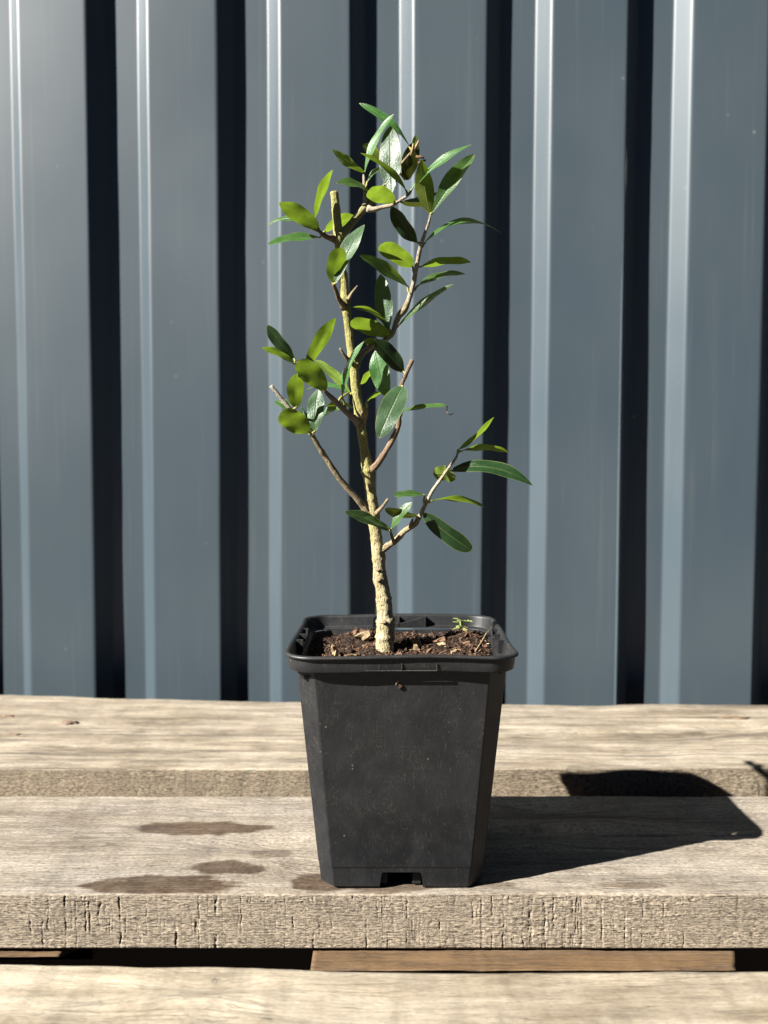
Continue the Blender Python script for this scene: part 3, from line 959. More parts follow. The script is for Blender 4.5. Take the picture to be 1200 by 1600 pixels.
rim = loft('rim', [rim_worn(densify(l)) for l in rl], M['plastic'], pot, closed=True)


def prism(name, poly, origin, ax_u, ax_v, depth, mat, parent, bev=0.0003):
    """extrude a polygon given in (u, v) along the cross direction"""
    U, V_, O = Vector(ax_u), Vector(ax_v), Vector(origin)
    Wd = U.cross(V_).normalized() * depth
    bm = bmesh.new()
    f = [bm.verts.new(O + U * a + V_ * b) for a, b in poly]
    g = [bm.verts.new(O + U * a + V_ * b + Wd) for a, b in poly]
    n = len(poly)
    bm.faces.new(f[::-1])
    bm.faces.new(g)
    for j in range(n):
        bm.faces.new((f[j], f[(j + 1) % n], g[(j + 1) % n], g[j]))
    bmesh.ops.recalc_face_normals(bm, faces=bm.faces)
    if bev:
        bmesh.ops.bevel(bm, geom=list(bm.edges), offset=bev, segments=2, affect='EDGES', profile=0.6)
    me = bpy.data.meshes.new(name)
    bm.to_mesh(me)
    bm.free()
    me.materials.append(mat)
    o = bpy.data.objects.new(name, me)
    link(o, parent)
    if parent is not None:
        o.matrix_parent_inverse = Matrix.Translation(-world_loc(parent))
    return o


# the moulded cheeks either side of the front drain hole
for x0_, x1_ in ((-0.0090, -0.0056), (0.0044, 0.0080)):
    prism('foot_cheek', [(x0_, 0.0009), (x1_, 0.0009), (x1_, 0.0069), (x0_ + 0.0006, 0.0069)], (PX, PY - 0.0305, 0), (1, 0, 0), (0, 0, 1), -0.006, M['plastic'], pot, 0.0002)

# moulded label brackets inside the rim, one to a side
for k, (ux, uy) in enumerate(((0, 1), (-1, 0), (1, 0), (0, -1))):
    sx, sy = -uy, ux
    side = (PX + ux * 0.0412, PY + uy * 0.0412, 0.0)
    U = (sx, sy, 0)
    zt = 0.0974
    poly = [(-0.0128, 0.0922), (0.0128, 0.0922), (0.0128, zt), (0.0118, zt), (0.0095, 0.0952), (0.002, 0.0944), (-0.002, 0.0946), (-0.0085, 0.0962), (-0.0115, zt), (-0.0128, zt)]
    br = prism('label_bracket', poly, side, U, (0, 0, 1), 0.0009, M['plastic'], pot, 0.0002)
    for off in (-0.0128, 0.0, 0.0122):
        fin = prism('bracket_fin', [(0.0, 0.0922), (0.0030, 0.0922), (0.0030, zt), (0.0, zt)],
                    (side[0] + sx * off, side[1] + sy * off, 0), (ux, uy, 0), (0, 0, 1), 0.0007, M['plastic'], br, 0.00015)
# ridged frame moulded into the front of the rim
yf = PY - 0.0451
fr_parts = []
bmv, bmf = [], []
def thin_bar(x0, x1, z0, z1):
    b = len(bmv)
    y0, y1 = yf - 0.00004, yf + 0.0006
    for (x, z) in ((x0, z0), (x1, z0), (x1, z1), (x0, z1)):
        bmv.append((x, y0, z)); bmv.append((x, y1, z))
    for j in range(4):
        a, c = b + 2 * j, b + 2 * ((j + 1) % 4)
        bmf.append((a, c, c + 1, a + 1))
    bmf.append((b, b + 2, b + 4, b + 6)); bmf.append((b + 1, b + 7, b + 5, b + 3))
X0 = PX - 0.0143
for xx in (0.0, 0.0053, 0.0140, 0.0275):
    thin_bar(X0 + xx, X0 + xx + 0.00018, 0.0923, 0.0951)
thin_bar(X0, X0 + 0.0276, 0.0921, 0.09228)
mesh_obj('moulded_frame', bmv, bmf, M['outline'], pot, smooth=False)

# ------------------------------------------------------------------ soil
def soil_height(x, y):
    u, v_ = (x - PX), (y - PY)
    h = 0.0892 + 0.0016 * fbm(u / 0.022 + 3, v_ / 0.022, 71, 3) + 0.0018 * fbm(u / 0.006, v_ / 0.006, 72, 3) + 0.0006 * fbm(u / 0.002, v_ / 0.002, 73, 2)
    h = h + 0.0052 * np.exp(-(((u + 0.017) / 0.014) ** 2 + ((v_ - 0.014) / 0.012) ** 2))
    h = h + 0.0060 * np.exp(-(((u - 0.030) / 0.010) ** 2 + ((v_ - 0.012) / 0.018) ** 2))
    h = h + 0.0034 * np.exp(-(((u - 0.008) / 0.016) ** 2 + ((v_ - 0.015) / 0.012) ** 2))
    h = h - 0.0012 * np.exp(-(((u + 0.036) / 0.008) ** 2))
    return h


ns = 170
us = np.linspace(-0.0398, 0.0398, ns)
SX, SY = np.meshgrid(PX + us, PY + us, indexing='ij')
SZ = soil_height(SX, SY)
soil = grid_obj('potting_soil', np.stack([SX, SY, SZ], -1), M['soil'])
tag(soil, 'dark brown peaty potting soil with fibres filling the black pot', 'soil', kind='stuff')
# loose fibres and crumbs on it
V, Fc, tone = [], [], []
rf = random.Random(12)
for i in range(5200):
    u, v_ = rf.uniform(-0.039, 0.039), rf.uniform(-0.039, 0.039)
    x, y = PX + u, PY + v_
    z = float(soil_height(np.array(x), np.array(y)))
    t = rf.random() ** 1.25
    if rf.random() < 0.45:                                       # crumb: little wedge
        s = rf.uniform(0.00035, 0.0011)
        b = len(V)
        for _ in range(4):
            V.append((x + rf.uniform(-s, s), y + rf.uniform(-s, s), z + rf.uniform(-s * 0.3, s * 1.3)))
            tone.append(t * 0.8)
        Fc += [(b, b + 1, b + 2), (b, b + 2, b + 3), (b, b + 3, b + 1), (b + 1, b + 3, b + 2)]
    else:                                                        # fibre: bent three-sided strand
        ln = rf.uniform(0.0012, 0.0042)
        a, el = rf.uniform(0, 6.283), rf.gauss(0.15, 0.35)
        d = Vector((math.cos(a) * math.cos(el), math.sin(a) * math.cos(el), math.sin(el)))
        p = Vector((x, y, z + 0.0003)) - d * ln * 0.4
        w = rf.uniform(0.00009, 0.00022)
        bend = Vector((rf.gauss(0, 1), rf.gauss(0, 1), rf.gauss(0, 0.6))) * ln * 0.12
        s1 = d.cross(Vector((0, 0, 1))).normalized()
        s2 = d.cross(s1).normalized()
        b = len(V)
        for q in range(3):
            c = p + d * ln * q / 2 + (bend if q == 1 else Vector((0, 0, 0)))
            ww = w * (1.0, 0.9, 0.5)[q]
            for ang in (0, 2.094, 4.189):
                V.append(tuple(c + s1 * math.cos(ang) * ww + s2 * math.sin(ang) * ww))
                tone.append(t)
        for q in range(2):
            for j in range(3):
                k = (j + 1) % 3
                Fc.append((b + q * 3 + j, b + q * 3 + k, b + q * 3 + 3 + k, b + q * 3 + 3 + j))
for i in range(300):
    x, y = PX + rf.uniform(-0.038, 0.038), PY + rf.uniform(-0.036, 0.038)
    z = float(soil_height(np.array(x), np.array(y)))
    s = rf.uniform(0.0006, 0.0021)
    a = rf.uniform(0, 6.283)
    ca, sa, ti = math.cos(a), math.sin(a), rf.gauss(0, 0.5)
    t = rf.choice((0.25, 0.4, 0.5, 0.65, 0.8))
    b = len(V)
    for (px, py, pz) in ((-1, -.45, -.4), (1, -.3, -.4), (.9, .4, -.35), (-.8, .5, -.4), (-.7, -.35, .4), (.85, -.2, .3), (.6, .35, .45), (-.9, .3, .35)):
        px, py, pz = px * s * rf.uniform(.7, 1.3), py * s * rf.uniform(.6, 1.3), pz * s * rf.uniform(.6, 1.3) + px * s * ti
        V.append((x + px * ca - py * sa, y + px * sa + py * ca, z + pz + 0.0004))
        tone.append(t)
    Fc += [(b + 3, b + 2, b + 1, b), (b + 4, b + 5, b + 6, b + 7), (b, b + 1, b + 5, b + 4), (b + 1, b + 2, b + 6, b + 5), (b + 2, b + 3, b + 7, b + 6), (b + 3, b, b + 4, b + 7)]
fib = mesh_obj('peat_fibres', V, Fc, M['fibre'], soil, smooth=False)
fib['kind'] = 'stuff'
ta = fib.data.attributes.new('tone', 'FLOAT', 'POINT')
ta.data.foreach_set('value', tone)

# bark chips lying on the soil
CHIPS = [
    (-0.0087, 0.3658, (0.0048, 0.0024, 0.003), 20, 'chip_pale', 'large tan bark chip on the soil just left of the trunk'),
    (-0.0210, 0.3463, (0.0022, 0.0016, 0.0034), 60, 'chip', 'knobbly yellowish chip close to the front rim left of the trunk'),
    (-0.0137, 0.3414, (0.0026, 0.0018, 0.0018), 10, 'chip_pale', 'pale rounded chip at the front rim, nearest to the trunk on its left'),
    (-0.0163, 0.3450, (0.0012, 0.001, 0.0022), 5, 'chip_pale', 'tiny upright pale chip at the front rim left of the trunk'),
    (-0.0248, 0.3414, (0.0022, 0.0016, 0.0014), 30, 'chip', 'small yellow chip at the front rim near the left corner'),
    (0.0141, 0.3577, (0.0028, 0.0024, 0.004), 15, 'chip', 'squat upright bark lump on the soil right of the trunk'),
    (0.0203, 0.3631, (0.0052, 0.0016, 0.0014), -18, 'chip_dark', 'long reddish bark sliver right of the upright lump'),
    (0.0259, 0.3564, (0.003, 0.0014, 0.0014), -30, 'chip_pale', 'short tan sliver beyond the reddish bark sliver'),
    (0.0307, 0.3475, (0.0032, 0.0014, 0.0016), 25, 'chip_pale', 'tan chip near the front rim at right of the pot'),
    (0.0382, 0.3816, (0.0024, 0.0018, 0.0019), 0, 'chip', 'round orange-brown chip below the green seedling'),
    (0.0303, 0.3700, (0.0011, 0.0009, 0.0026), 8, 'chip_pale', 'thin upright pale flake in the middle of the right soil'),
]
for k, (x, y, s, rot, mt, lab) in enumerate(CHIPS):
    s = tuple(v * 0.82 for v in s)
    z = float(soil_height(np.array(x), np.array(y))) + s[2] * 0.5
    o = blob('bark_chip', (x, y, z), s, M[mt], None, 11 + k * 3, subdiv=2, rough=1.0)
    for p in o.data.polygons:
        p.use_smooth = False
    o.rotation_euler = (math.radians(rf.uniform(-15, 15)), math.radians(rf.uniform(-20, 20)), math.radians(rot))
    tag(o, lab, 'bark chip', 'bark chips on the potting soil')


def tube(pts, rad, sides=8, bulge=None):
    """pts: list of Vector, rad per point -> verts, faces, parametric coords (along, around)"""
    P = [Vector(p) for p in pts]
    V, Fc, G = [], [], []
    up = Vector((0, 1, 0.1)).normalized()
    acc = 0.0
    for i, p in enumerate(P):
        t = (P[min(i + 1, len(P) - 1)] - P[max(i - 1, 0)]).normalized()
        s1 = t.cross(up)
        if s1.length < 1e-4:
            s1 = t.cross(Vector((1, 0, 0)))
        s1.normalize()
        s2 = t.cross(s1).normalized()
        if i:
            acc += (p - P[i - 1]).length
        for j in range(sides):
            a = 2 * math.pi * j / sides
            dv = s1 * math.cos(a) + s2 * math.sin(a)
            r = rad[i]
            if bulge is not None:
                r = r * bulge(p + dv * r, i, a)
            V.append(tuple(p + dv * r))
            G.append((acc, math.cos(a) * 0.004, math.sin(a) * 0.004))
    n = len(P)
    for i in range(n - 1):
        for j in range(sides):
            k = (j + 1) % sides
            Fc.append((i * sides + j, i * sides + k, (i + 1) * sides + k, (i + 1) * sides + j))
    Fc.append(tuple(range(sides))[::-1])
    Fc.append(tuple((n - 1) * sides + j for j in range(sides)))
    return V, Fc, G


def spline(pts, step):
    """Catmull-Rom through (x, y, z, r) tuples, resampled"""
    A = np.array(pts, float)
    A = np.vstack([2 * A[0] - A[1], A, 2 * A[-1] - A[-2]])
    out = []
    for i in range(1, len(A) - 2):
        p0, p1, p2, p3 = A[i - 1], A[i], A[i + 1], A[i + 2]
        n = max(2, int(np.linalg.norm(p2[:3] - p1[:3]) / step))
        for k in range(n):
            t = k / n
            out.append(0.5 * ((2 * p1) + (-p0 + p2) * t + (2 * p0 - 5 * p1 + 4 * p2 - p3) * t * t + (-p0 + 3 * p1 - 3 * p2 + p3) * t ** 3))
    out.append(A[-2])
    return np.array(out)


# ------------------------------------------------------------------ the sapling
BRANCHES = [
    ('trunk', 'old', [(0.00042, 0.35500, 0.08019, 0.00458), (0.00042, 0.35500, 0.09068, 0.00430), (0.00070, 0.35500, 0.09915, 0.00423), (0.00070, 0.35500, 0.10282, 0.00437), (0.00042, 0.35500, 0.10564, 0.00374), (0.00014, 0.35500, 0.11042, 0.00347), (-0.00070, 0.35500, 0.11745, 0.00319), (-0.00153, 0.35500, 0.12137, 0.00326), (-0.00195, 0.35500, 0.12586, 0.00291), (-0.00264, 0.35500, 0.13425, 0.00298), (-0.00334, 0.35500, 0.13983, 0.00263), (-0.00472, 0.35500, 0.15097, 0.00277), (-0.00610, 0.35500, 0.16208, 0.00243), (-0.00691, 0.35400, 0.16817, 0.00270), (-0.00855, 0.35400, 0.17864, 0.00215), (-0.00978, 0.35400, 0.18688, 0.00222), (-0.01046, 0.35400, 0.19374, 0.00250), (-0.01155, 0.35400, 0.20058, 0.00208), (-0.01236, 0.35400, 0.20604, 0.00208), (-0.01303, 0.35400, 0.21422, 0.00215), (-0.01439, 0.35400, 0.22238, 0.00187), (-0.01493, 0.35400, 0.22781, 0.00187), (-0.01582, 0.35300, 0.23575, 0.00194), (-0.01649, 0.35300, 0.24114, 0.00208), (-0.01702, 0.35300, 0.24921, 0.00194), (-0.01849, 0.35300, 0.25726, 0.00187), (-0.01915, 0.35300, 0.26530, 0.00194), (-0.01967, 0.35300, 0.27118, 0.00201), (-0.02020, 0.35300, 0.27865, 0.00187), (-0.02112, 0.35300, 0.28663, 0.00173)]),
    ('b1', 'mid', [(-0.00611, 0.35500, 0.14930, 0.00180), (-0.00994, 0.35300, 0.15494, 0.00159), (-0.01481, 0.35100, 0.16051, 0.00146), (-0.01907, 0.34900, 0.16573, 0.00132), (-0.02435, 0.34700, 0.17386, 0.00125), (-0.02742, 0.34500, 0.17893, 0.00111), (-0.03017, 0.34300, 0.18420, 0.00097)]),
    ('b1s', 'pale', [(-0.03018, 0.34300, 0.18367, 0.00090), (-0.03522, 0.34300, 0.19005, 0.00083), (-0.03987, 0.34200, 0.19554, 0.00090), (-0.04685, 0.34100, 0.20402, 0.00083)]),
    ('b2', 'dark', [(-0.00718, 0.35400, 0.16790, 0.00166), (-0.00343, 0.35200, 0.17092, 0.00153), (-0.00055, 0.35000, 0.17527, 0.00139), (0.00230, 0.34800, 0.17969, 0.00125), (0.00473, 0.34700, 0.18451, 0.00125), (0.00619, 0.34600, 0.18809, 0.00111), (0.00631, 0.34500, 0.19124, 0.00104), (0.00591, 0.34600, 0.19853, 0.00097), (0.00750, 0.34500, 0.20510, 0.00090), (0.01183, 0.34300, 0.21492, 0.00090)]),
    ('b3', 'mid', [(-0.00278, 0.35500, 0.13341, 0.00166), (0.00167, 0.35400, 0.13630, 0.00153), (0.00552, 0.35200, 0.13925, 0.00139), (0.00880, 0.35100, 0.14292, 0.00125), (0.01319, 0.35100, 0.14595, 0.00125), (0.01538, 0.35100, 0.14953, 0.00097)]),
    ('b3t', 'twig', [(0.01511, 0.35100, 0.14898, 0.00097), (0.01757, 0.35100, 0.15392, 0.00087), (0.02057, 0.35100, 0.15996, 0.00083), (0.02384, 0.35100, 0.16462, 0.00072), (0.02725, 0.35100, 0.16955, 0.00062), (0.03065, 0.35100, 0.17419, 0.00055), (0.03160, 0.35100, 0.17692, 0.00050)]),
    ('b3s', 'mid', [(-0.00330, 0.35100, 0.15063, 0.00076), (-0.00054, 0.34800, 0.15378, 0.00069), (0.00176, 0.34700, 0.15708, 0.00062)]),
    ('b3n', 'dark', [(0.01127, 0.35100, 0.14512, 0.00069), (0.01175, 0.34900, 0.14690, 0.00055), (0.01212, 0.34800, 0.14833, 0.00042)]),
    ('b3u', 'dark', [(0.00441, 0.35200, 0.13787, 0.00076), (0.00354, 0.34800, 0.14041, 0.00069), (0.00271, 0.34600, 0.14356, 0.00055)]),
    ('b4', 'twig2', [(-0.01071, 0.35300, 0.18957, 0.00153), (-0.01699, 0.34700, 0.19459, 0.00125), (-0.02132, 0.34300, 0.19880, 0.00111), (-0.02429, 0.34000, 0.20143, 0.00090), (-0.03016, 0.33800, 0.20697, 0.00069), (-0.03594, 0.33600, 0.21295, 0.00058)]),
    ('b5', 'mid', [(-0.01235, 0.35400, 0.21368, 0.00153), (-0.01023, 0.35700, 0.21817, 0.00139), (-0.00695, 0.35900, 0.22176, 0.00139), (-0.00334, 0.36000, 0.22411, 0.00118), (0.00056, 0.36100, 0.22593, 0.00111), (0.00363, 0.36100, 0.22842, 0.00111), (0.00502, 0.36100, 0.23256, 0.00118), (0.00642, 0.36100, 0.23615, 0.00146), (0.00892, 0.36100, 0.23919, 0.00159), (0.01056, 0.36000, 0.24229, 0.00118)]),
    ('b5t', 'twig', [(0.01016, 0.36040, 0.24155, 0.00118), (0.01056, 0.36000, 0.24229, 0.00115), (0.01243, 0.35800, 0.24844, 0.00100), (0.01418, 0.35600, 0.25720, 0.00097), (0.01540, 0.35300, 0.26342, 0.00087), (0.01701, 0.35100, 0.26821, 0.00069), (0.01877, 0.34900, 0.27266, 0.00061), (0.01938, 0.34800, 0.27578, 0.00053)]),
    ('b6', 'old2', [(-0.01900, 0.35300, 0.26824, 0.00173), (-0.01454, 0.35500, 0.27337, 0.00166), (-0.01097, 0.35700, 0.27827, 0.00159), (-0.00742, 0.35800, 0.28236, 0.00159), (-0.00478, 0.36000, 0.28544, 0.00125)]),
    ('b6a', 'mid', [(-0.00497, 0.36000, 0.28517, 0.00097), (-0.00223, 0.36300, 0.28996, 0.00076), (0.00084, 0.36600, 0.29482, 0.00069), (0.00620, 0.36800, 0.30215, 0.00058), (0.01239, 0.36800, 0.30932, 0.00050)]),
    ('b6b', 'twig', [(-0.00685, 0.35700, 0.28097, 0.00111), (-0.00437, 0.35600, 0.28025, 0.00104), (-0.00109, 0.35500, 0.28088, 0.00094), (0.00290, 0.35300, 0.28112, 0.00089), (0.00540, 0.35200, 0.28205, 0.00078), (0.00889, 0.35100, 0.28385, 0.00067), (0.01061, 0.35000, 0.28484, 0.00053)]),
    ('b6c', 'twig', [(-0.00836, 0.35700, 0.28204, 0.00097), (-0.00805, 0.35800, 0.28649, 0.00080), (-0.00853, 0.35900, 0.29114, 0.00073), (-0.00861, 0.35900, 0.29457, 0.00067), (-0.00872, 0.35900, 0.29673, 0.00055)]),
    ('b7', 'dark', [(-0.02064, 0.35300, 0.26690, 0.00125), (-0.02458, 0.35000, 0.26740, 0.00111), (-0.02622, 0.34800, 0.26815, 0.00083), (-0.02756, 0.34700, 0.26918, 0.00069)]),
    ('b8', 'dark', [(-0.01686, 0.35200, 0.23825, 0.00125), (-0.01916, 0.34800, 0.24144, 0.00104), (-0.02005, 0.34500, 0.24398, 0.00090), (-0.02117, 0.34300, 0.24615, 0.00064)]),
    ('n1', 'mid', [(-0.01518, 0.35100, 0.24100, 0.00097), (-0.01382, 0.35100, 0.24367, 0.00055), (-0.01124, 0.35100, 0.24696, 0.00042)]),
    ('n2', 'mid', [(-0.01469, 0.35100, 0.21546, 0.00083), (-0.01676, 0.34900, 0.21761, 0.00058), (-0.01859, 0.34800, 0.22041, 0.00055)]),
    ('n3', 'mid', [(-0.00933, 0.35300, 0.19176, 0.00139), (-0.00791, 0.35100, 0.19353, 0.00125), (-0.00735, 0.35000, 0.19535, 0.00069)]),
]
LEAVES = [
    ((0.01239, 0.368, 0.30932), (0.01154, 0.368, 0.3107), (-0.01113, 0.374, 0.33257), 0.00555, (0.401, -0.688, 0.605), {'p': 0.9, 'twist': 70, 'bow': 0.00166}),
    ((-0.00872, 0.359, 0.29673), (-0.00825, 0.359, 0.297), (0.00415, 0.355, 0.31976), 0.00610, (-0.741, -0.601, 0.298), {'bow': 0.00139}),
    ((0.0023, 0.3533, 0.28109), (0.00322, 0.3503, 0.28494), (0.00252, 0.3553, 0.31493), 0.00974, (-0.363, -0.92, 0.145), {'gloss': 1}),
    ((0.00432, 0.3673, 0.29957), (0.00169, 0.3673, 0.30162), (-0.0096, 0.3693, 0.31203), 0.00832, (0.672, 0.321, 0.667), {'q': 0.5}),
    ((-0.00872, 0.359, 0.29672), (-0.00839, 0.359, 0.29673), (-0.022, 0.355, 0.30516), 0.00666, (0.444, 0.282, 0.85), {'bow': -0.00111}),
    ((0.01006, 0.35032, 0.28453), (0.0094, 0.35032, 0.28626), (-0.00964, 0.34032, 0.298), 0.00555, (0.459, 0.154, 0.875), {'bow': 0.00166}),
    ((-0.00834, 0.3586, 0.28927), (-0.00715, 0.3586, 0.29281), (0.0, 0.3616, 0.30092), 0.00444, (-0.491, -0.582, 0.648), {}),
    ((-0.00829, 0.3585, 0.28883), (-0.0066, 0.3585, 0.28901), (-0.02027, 0.3525, 0.29018), 0.00610, (0.359, -0.697, 0.62), {'bow': 0.00111}),
    ((0.00494, 0.36753, 0.30042), (0.00935, 0.36953, 0.29742), (0.01482, 0.37253, 0.3144), 0.00832, (-0.533, 0.846, 0.022), {'p': 1.2, 'q': 0.45, 'dark': 1}),
    ((0.01239, 0.368, 0.30932), (0.01295, 0.368, 0.3107), (0.0143, 0.369, 0.31669), 0.00222, (-0.548, 0.836, -0.016), {}),
    ((0.01938, 0.348, 0.27578), (0.01924, 0.348, 0.27604), (0.01558, 0.345, 0.29719), 0.00804, (-0.286, 0.954, 0.086), {'p': 0.95}),
    ((0.0104, 0.35012, 0.28472), (0.01155, 0.35012, 0.28673), (0.03564, 0.34012, 0.30124), 0.00610, (-0.581, -0.595, 0.555), {'p': 0.9, 'bow': 0.00139}),
    ((0.01938, 0.348, 0.27578), (0.02005, 0.348, 0.27631), (0.03803, 0.35, 0.30115), 0.00804, (-0.277, -0.921, 0.274), {'p': 1.15, 'fold': 28}),
    ((0.01533, 0.35317, 0.26307), (0.01712, 0.35317, 0.26535), (0.05095, 0.35617, 0.26994), 0.00666, (-0.062, -0.563, 0.824), {'bow': 0.00666}),
    ((0.01588, 0.35241, 0.26485), (0.0141, 0.35241, 0.2654), (0.00293, 0.34641, 0.27869), 0.00777, (-0.311, -0.741, -0.596), {'fold': 20, 'dark': 1}),
    ((0.01332, 0.35698, 0.25292), (0.01238, 0.35698, 0.25636), (-0.00157, 0.34098, 0.26137), 0.00804, (-0.25, 0.481, 0.84), {'q': 0.45}),
    ((0.01402, 0.35618, 0.25642), (0.01537, 0.35618, 0.25616), (0.03784, 0.36118, 0.25931), 0.00666, (-0.201, 0.317, 0.927), {'bow': 0.00111}),
    ((0.01159, 0.3589, 0.24569), (0.0144, 0.3589, 0.24864), (0.03581, 0.3629, 0.25477), 0.00610, (-0.108, -0.617, 0.779), {'bow': 0.00139}),
    ((0.00477, 0.361, 0.23182), (0.00586, 0.361, 0.23146), (0.02982, 0.358, 0.24926), 0.00555, (-0.523, -0.603, 0.602), {'bow': 0.00055}),
    ((0.01127, 0.35924, 0.24463), (0.01025, 0.35924, 0.24871), (-0.01016, 0.34724, 0.25872), 0.00693, (0.586, -0.758, 0.286), {'bow': 0.00083}),
    ((0.00397, 0.361, 0.22941), (0.00194, 0.359, 0.22974), (-0.00153, 0.362, 0.25456), 0.00784, (-0.336, -0.939, 0.067), {'gloss': 1}),
    ((-0.02117, 0.343, 0.24615), (-0.02077, 0.343, 0.24642), (-0.01753, 0.335, 0.25874), 0.00804, (-0.34, 0.745, 0.573), {'p': 1.05, 'q': 0.5}),
    ((-0.02099, 0.34331, 0.24582), (-0.02001, 0.34131, 0.24577), (-0.00809, 0.34531, 0.27078), 0.00832, (-0.414, -0.847, 0.333), {'fold': 14, 'gloss': 1}),
    ((-0.02742, 0.34711, 0.26907), (-0.02703, 0.34711, 0.26947), (-0.04243, 0.33711, 0.27709), 0.00749, (-0.111, 0.705, 0.7), {'p': 0.95}),
    ((-0.02733, 0.34717, 0.269), (-0.02881, 0.34717, 0.27395), (-0.02115, 0.34517, 0.29311), 0.00610, (-0.821, 0.432, 0.373), {'p': 1.1}),
    ((-0.02701, 0.34741, 0.26876), (-0.03417, 0.34741, 0.27245), (-0.04979, 0.35341, 0.27237), 0.00555, (-0.229, -0.586, 0.778), {'bow': 0.00194}),
    ((-0.02572, 0.34862, 0.26792), (-0.02681, 0.34862, 0.26648), (-0.04798, 0.34262, 0.26195), 0.00610, (0.064, -0.735, 0.675), {'bow': 0.00083}),
    ((-0.02583, 0.34848, 0.26797), (-0.02584, 0.35748, 0.27139), (-0.01221, 0.36948, 0.28098), 0.00666, (-0.723, 0.342, 0.6), {'bow': 0.00111}),
    ((0.00363, 0.361, 0.22842), (0.00168, 0.361, 0.23174), (-0.01572, 0.349, 0.23766), 0.00555, (0.2, 0.184, 0.962), {'bow': 0.00194}),
    ((0.00261, 0.361, 0.22759), (0.00307, 0.361, 0.22703), (-0.01395, 0.347, 0.23151), 0.00804, (-0.243, 0.551, 0.798), {'p': 1.15, 'q': 0.5}),
    ((0.00936, 0.34415, 0.20932), (0.0083, 0.34515, 0.2099), (-0.00422, 0.34115, 0.22306), 0.00832, (0.389, -0.917, 0.091), {'p': 1.05, 'fold': 14, 'dark': 1}),
    ((0.0062, 0.34527, 0.19317), (0.00136, 0.35127, 0.20006), (-0.00383, 0.35327, 0.2201), 0.00860, (-0.292, -0.956, 0.02), {'p': 1.05, 'fold': 10}),
    ((0.00733, 0.3451, 0.20442), (0.0077, 0.3421, 0.20401), (-0.00207, 0.3321, 0.18191), 0.00973, (-0.055, -0.9, 0.432), {'p': 0.85, 'q': 0.62, 'gloss': 1}),
    ((0.00629, 0.34516, 0.19072), (0.00751, 0.34516, 0.19366), (0.02614, 0.34316, 0.1959), 0.00388, (-0.158, -0.555, 0.817), {'q': 0.5, 'curl': 1, 'bow': 0.00055}),
    ((-0.03594, 0.336, 0.21295), (-0.03627, 0.336, 0.21399), (-0.04698, 0.332, 0.22746), 0.00638, (-0.324, -0.805, -0.497), {'dark': 1}),
    ((-0.03587, 0.33603, 0.21288), (-0.03647, 0.33603, 0.21231), (-0.04889, 0.33003, 0.218), 0.00499, (0.182, 0.451, 0.874), {'p': 1.1}),
    ((-0.03336, 0.33689, 0.21029), (-0.03186, 0.33689, 0.21152), (-0.01978, 0.33989, 0.23153), 0.00693, (-0.615, 0.745, 0.259), {}),
    ((-0.02441, 0.33996, 0.20155), (-0.02381, 0.33696, 0.20166), (-0.03431, 0.32796, 0.21241), 0.00915, (-0.077, 0.8, 0.595), {'p': 1.15, 'q': 0.5}),
    ((-0.03819, 0.34236, 0.19357), (-0.03624, 0.34036, 0.19489), (-0.03537, 0.33536, 0.20823), 0.00749, (-0.461, 0.821, 0.338), {'p': 1.1, 'q': 0.5}),
    ((-0.01176, 0.354, 0.20201), (-0.01434, 0.362, 0.20241), (-0.03142, 0.371, 0.21847), 0.00666, (0.707, 0.55, 0.444), {'p': 1.1}),
    ((-0.01616, 0.34781, 0.19392), (-0.01741, 0.34481, 0.19923), (-0.0082, 0.34181, 0.22238), 0.00610, (-0.815, -0.52, 0.257), {'bow': 0.00139}),
    ((-0.02948, 0.3435, 0.18288), (-0.03066, 0.3395, 0.18457), (-0.04175, 0.3315, 0.19217), 0.00971, (-0.219, 0.814, 0.537), {'p': 1.2, 'q': 0.5}),
    ((-0.03017, 0.343, 0.1842), (-0.02892, 0.343, 0.185), (-0.02783, 0.348, 0.2034), 0.00726, (-0.192, -0.944, 0.268), {'gloss': 1}),
    ((-0.03017, 0.343, 0.1842), (-0.03016, 0.346, 0.18568), (-0.03519, 0.351, 0.19597), 0.00555, (-0.797, -0.596, -0.1), {'dark': 1}),
    ((-0.03856, 0.34228, 0.194), (-0.03926, 0.34828, 0.19442), (-0.04632, 0.35428, 0.19896), 0.00555, (-0.009, -0.61, 0.792), {}),
    ((-0.01942, 0.34476, 0.19696), (-0.01507, 0.35276, 0.20238), (-0.03417, 0.36076, 0.20425), 0.00555, (-0.081, -0.407, 0.91), {'bow': 0.00222}),
    ((-0.01646, 0.34752, 0.19417), (-0.01864, 0.34752, 0.1949), (-0.02637, 0.34952, 0.19161), 0.00471, (-0.435, -0.642, 0.631), {'bow': 0.00111}),
    ((-0.01071, 0.354, 0.19533), (-0.01231, 0.36, 0.19555), (-0.02581, 0.369, 0.19764), 0.00499, (0.37, 0.356, 0.858), {'bow': 0.00139}),
    ((-0.01225, 0.354, 0.20529), (-0.01045, 0.359, 0.20609), (-0.00282, 0.364, 0.21382), 0.00555, (-0.77, 0.369, 0.521), {}),
    ((-0.00742, 0.35013, 0.19511), (-0.00762, 0.35013, 0.19807), (-0.00082, 0.35313, 0.20227), 0.00388, (-0.597, 0.325, 0.734), {'bow': 0.00055}),
    ((-0.00344, 0.35997, 0.22405), (-0.00279, 0.35997, 0.223), (-0.00827, 0.35597, 0.22541), 0.00499, (-0.044, 0.559, 0.828), {}),
    ((0.0316, 0.351, 0.17692), (0.03146, 0.351, 0.1776), (0.04748, 0.355, 0.19202), 0.00555, (-0.661, 0.432, 0.614), {'bow': -0.00111}),
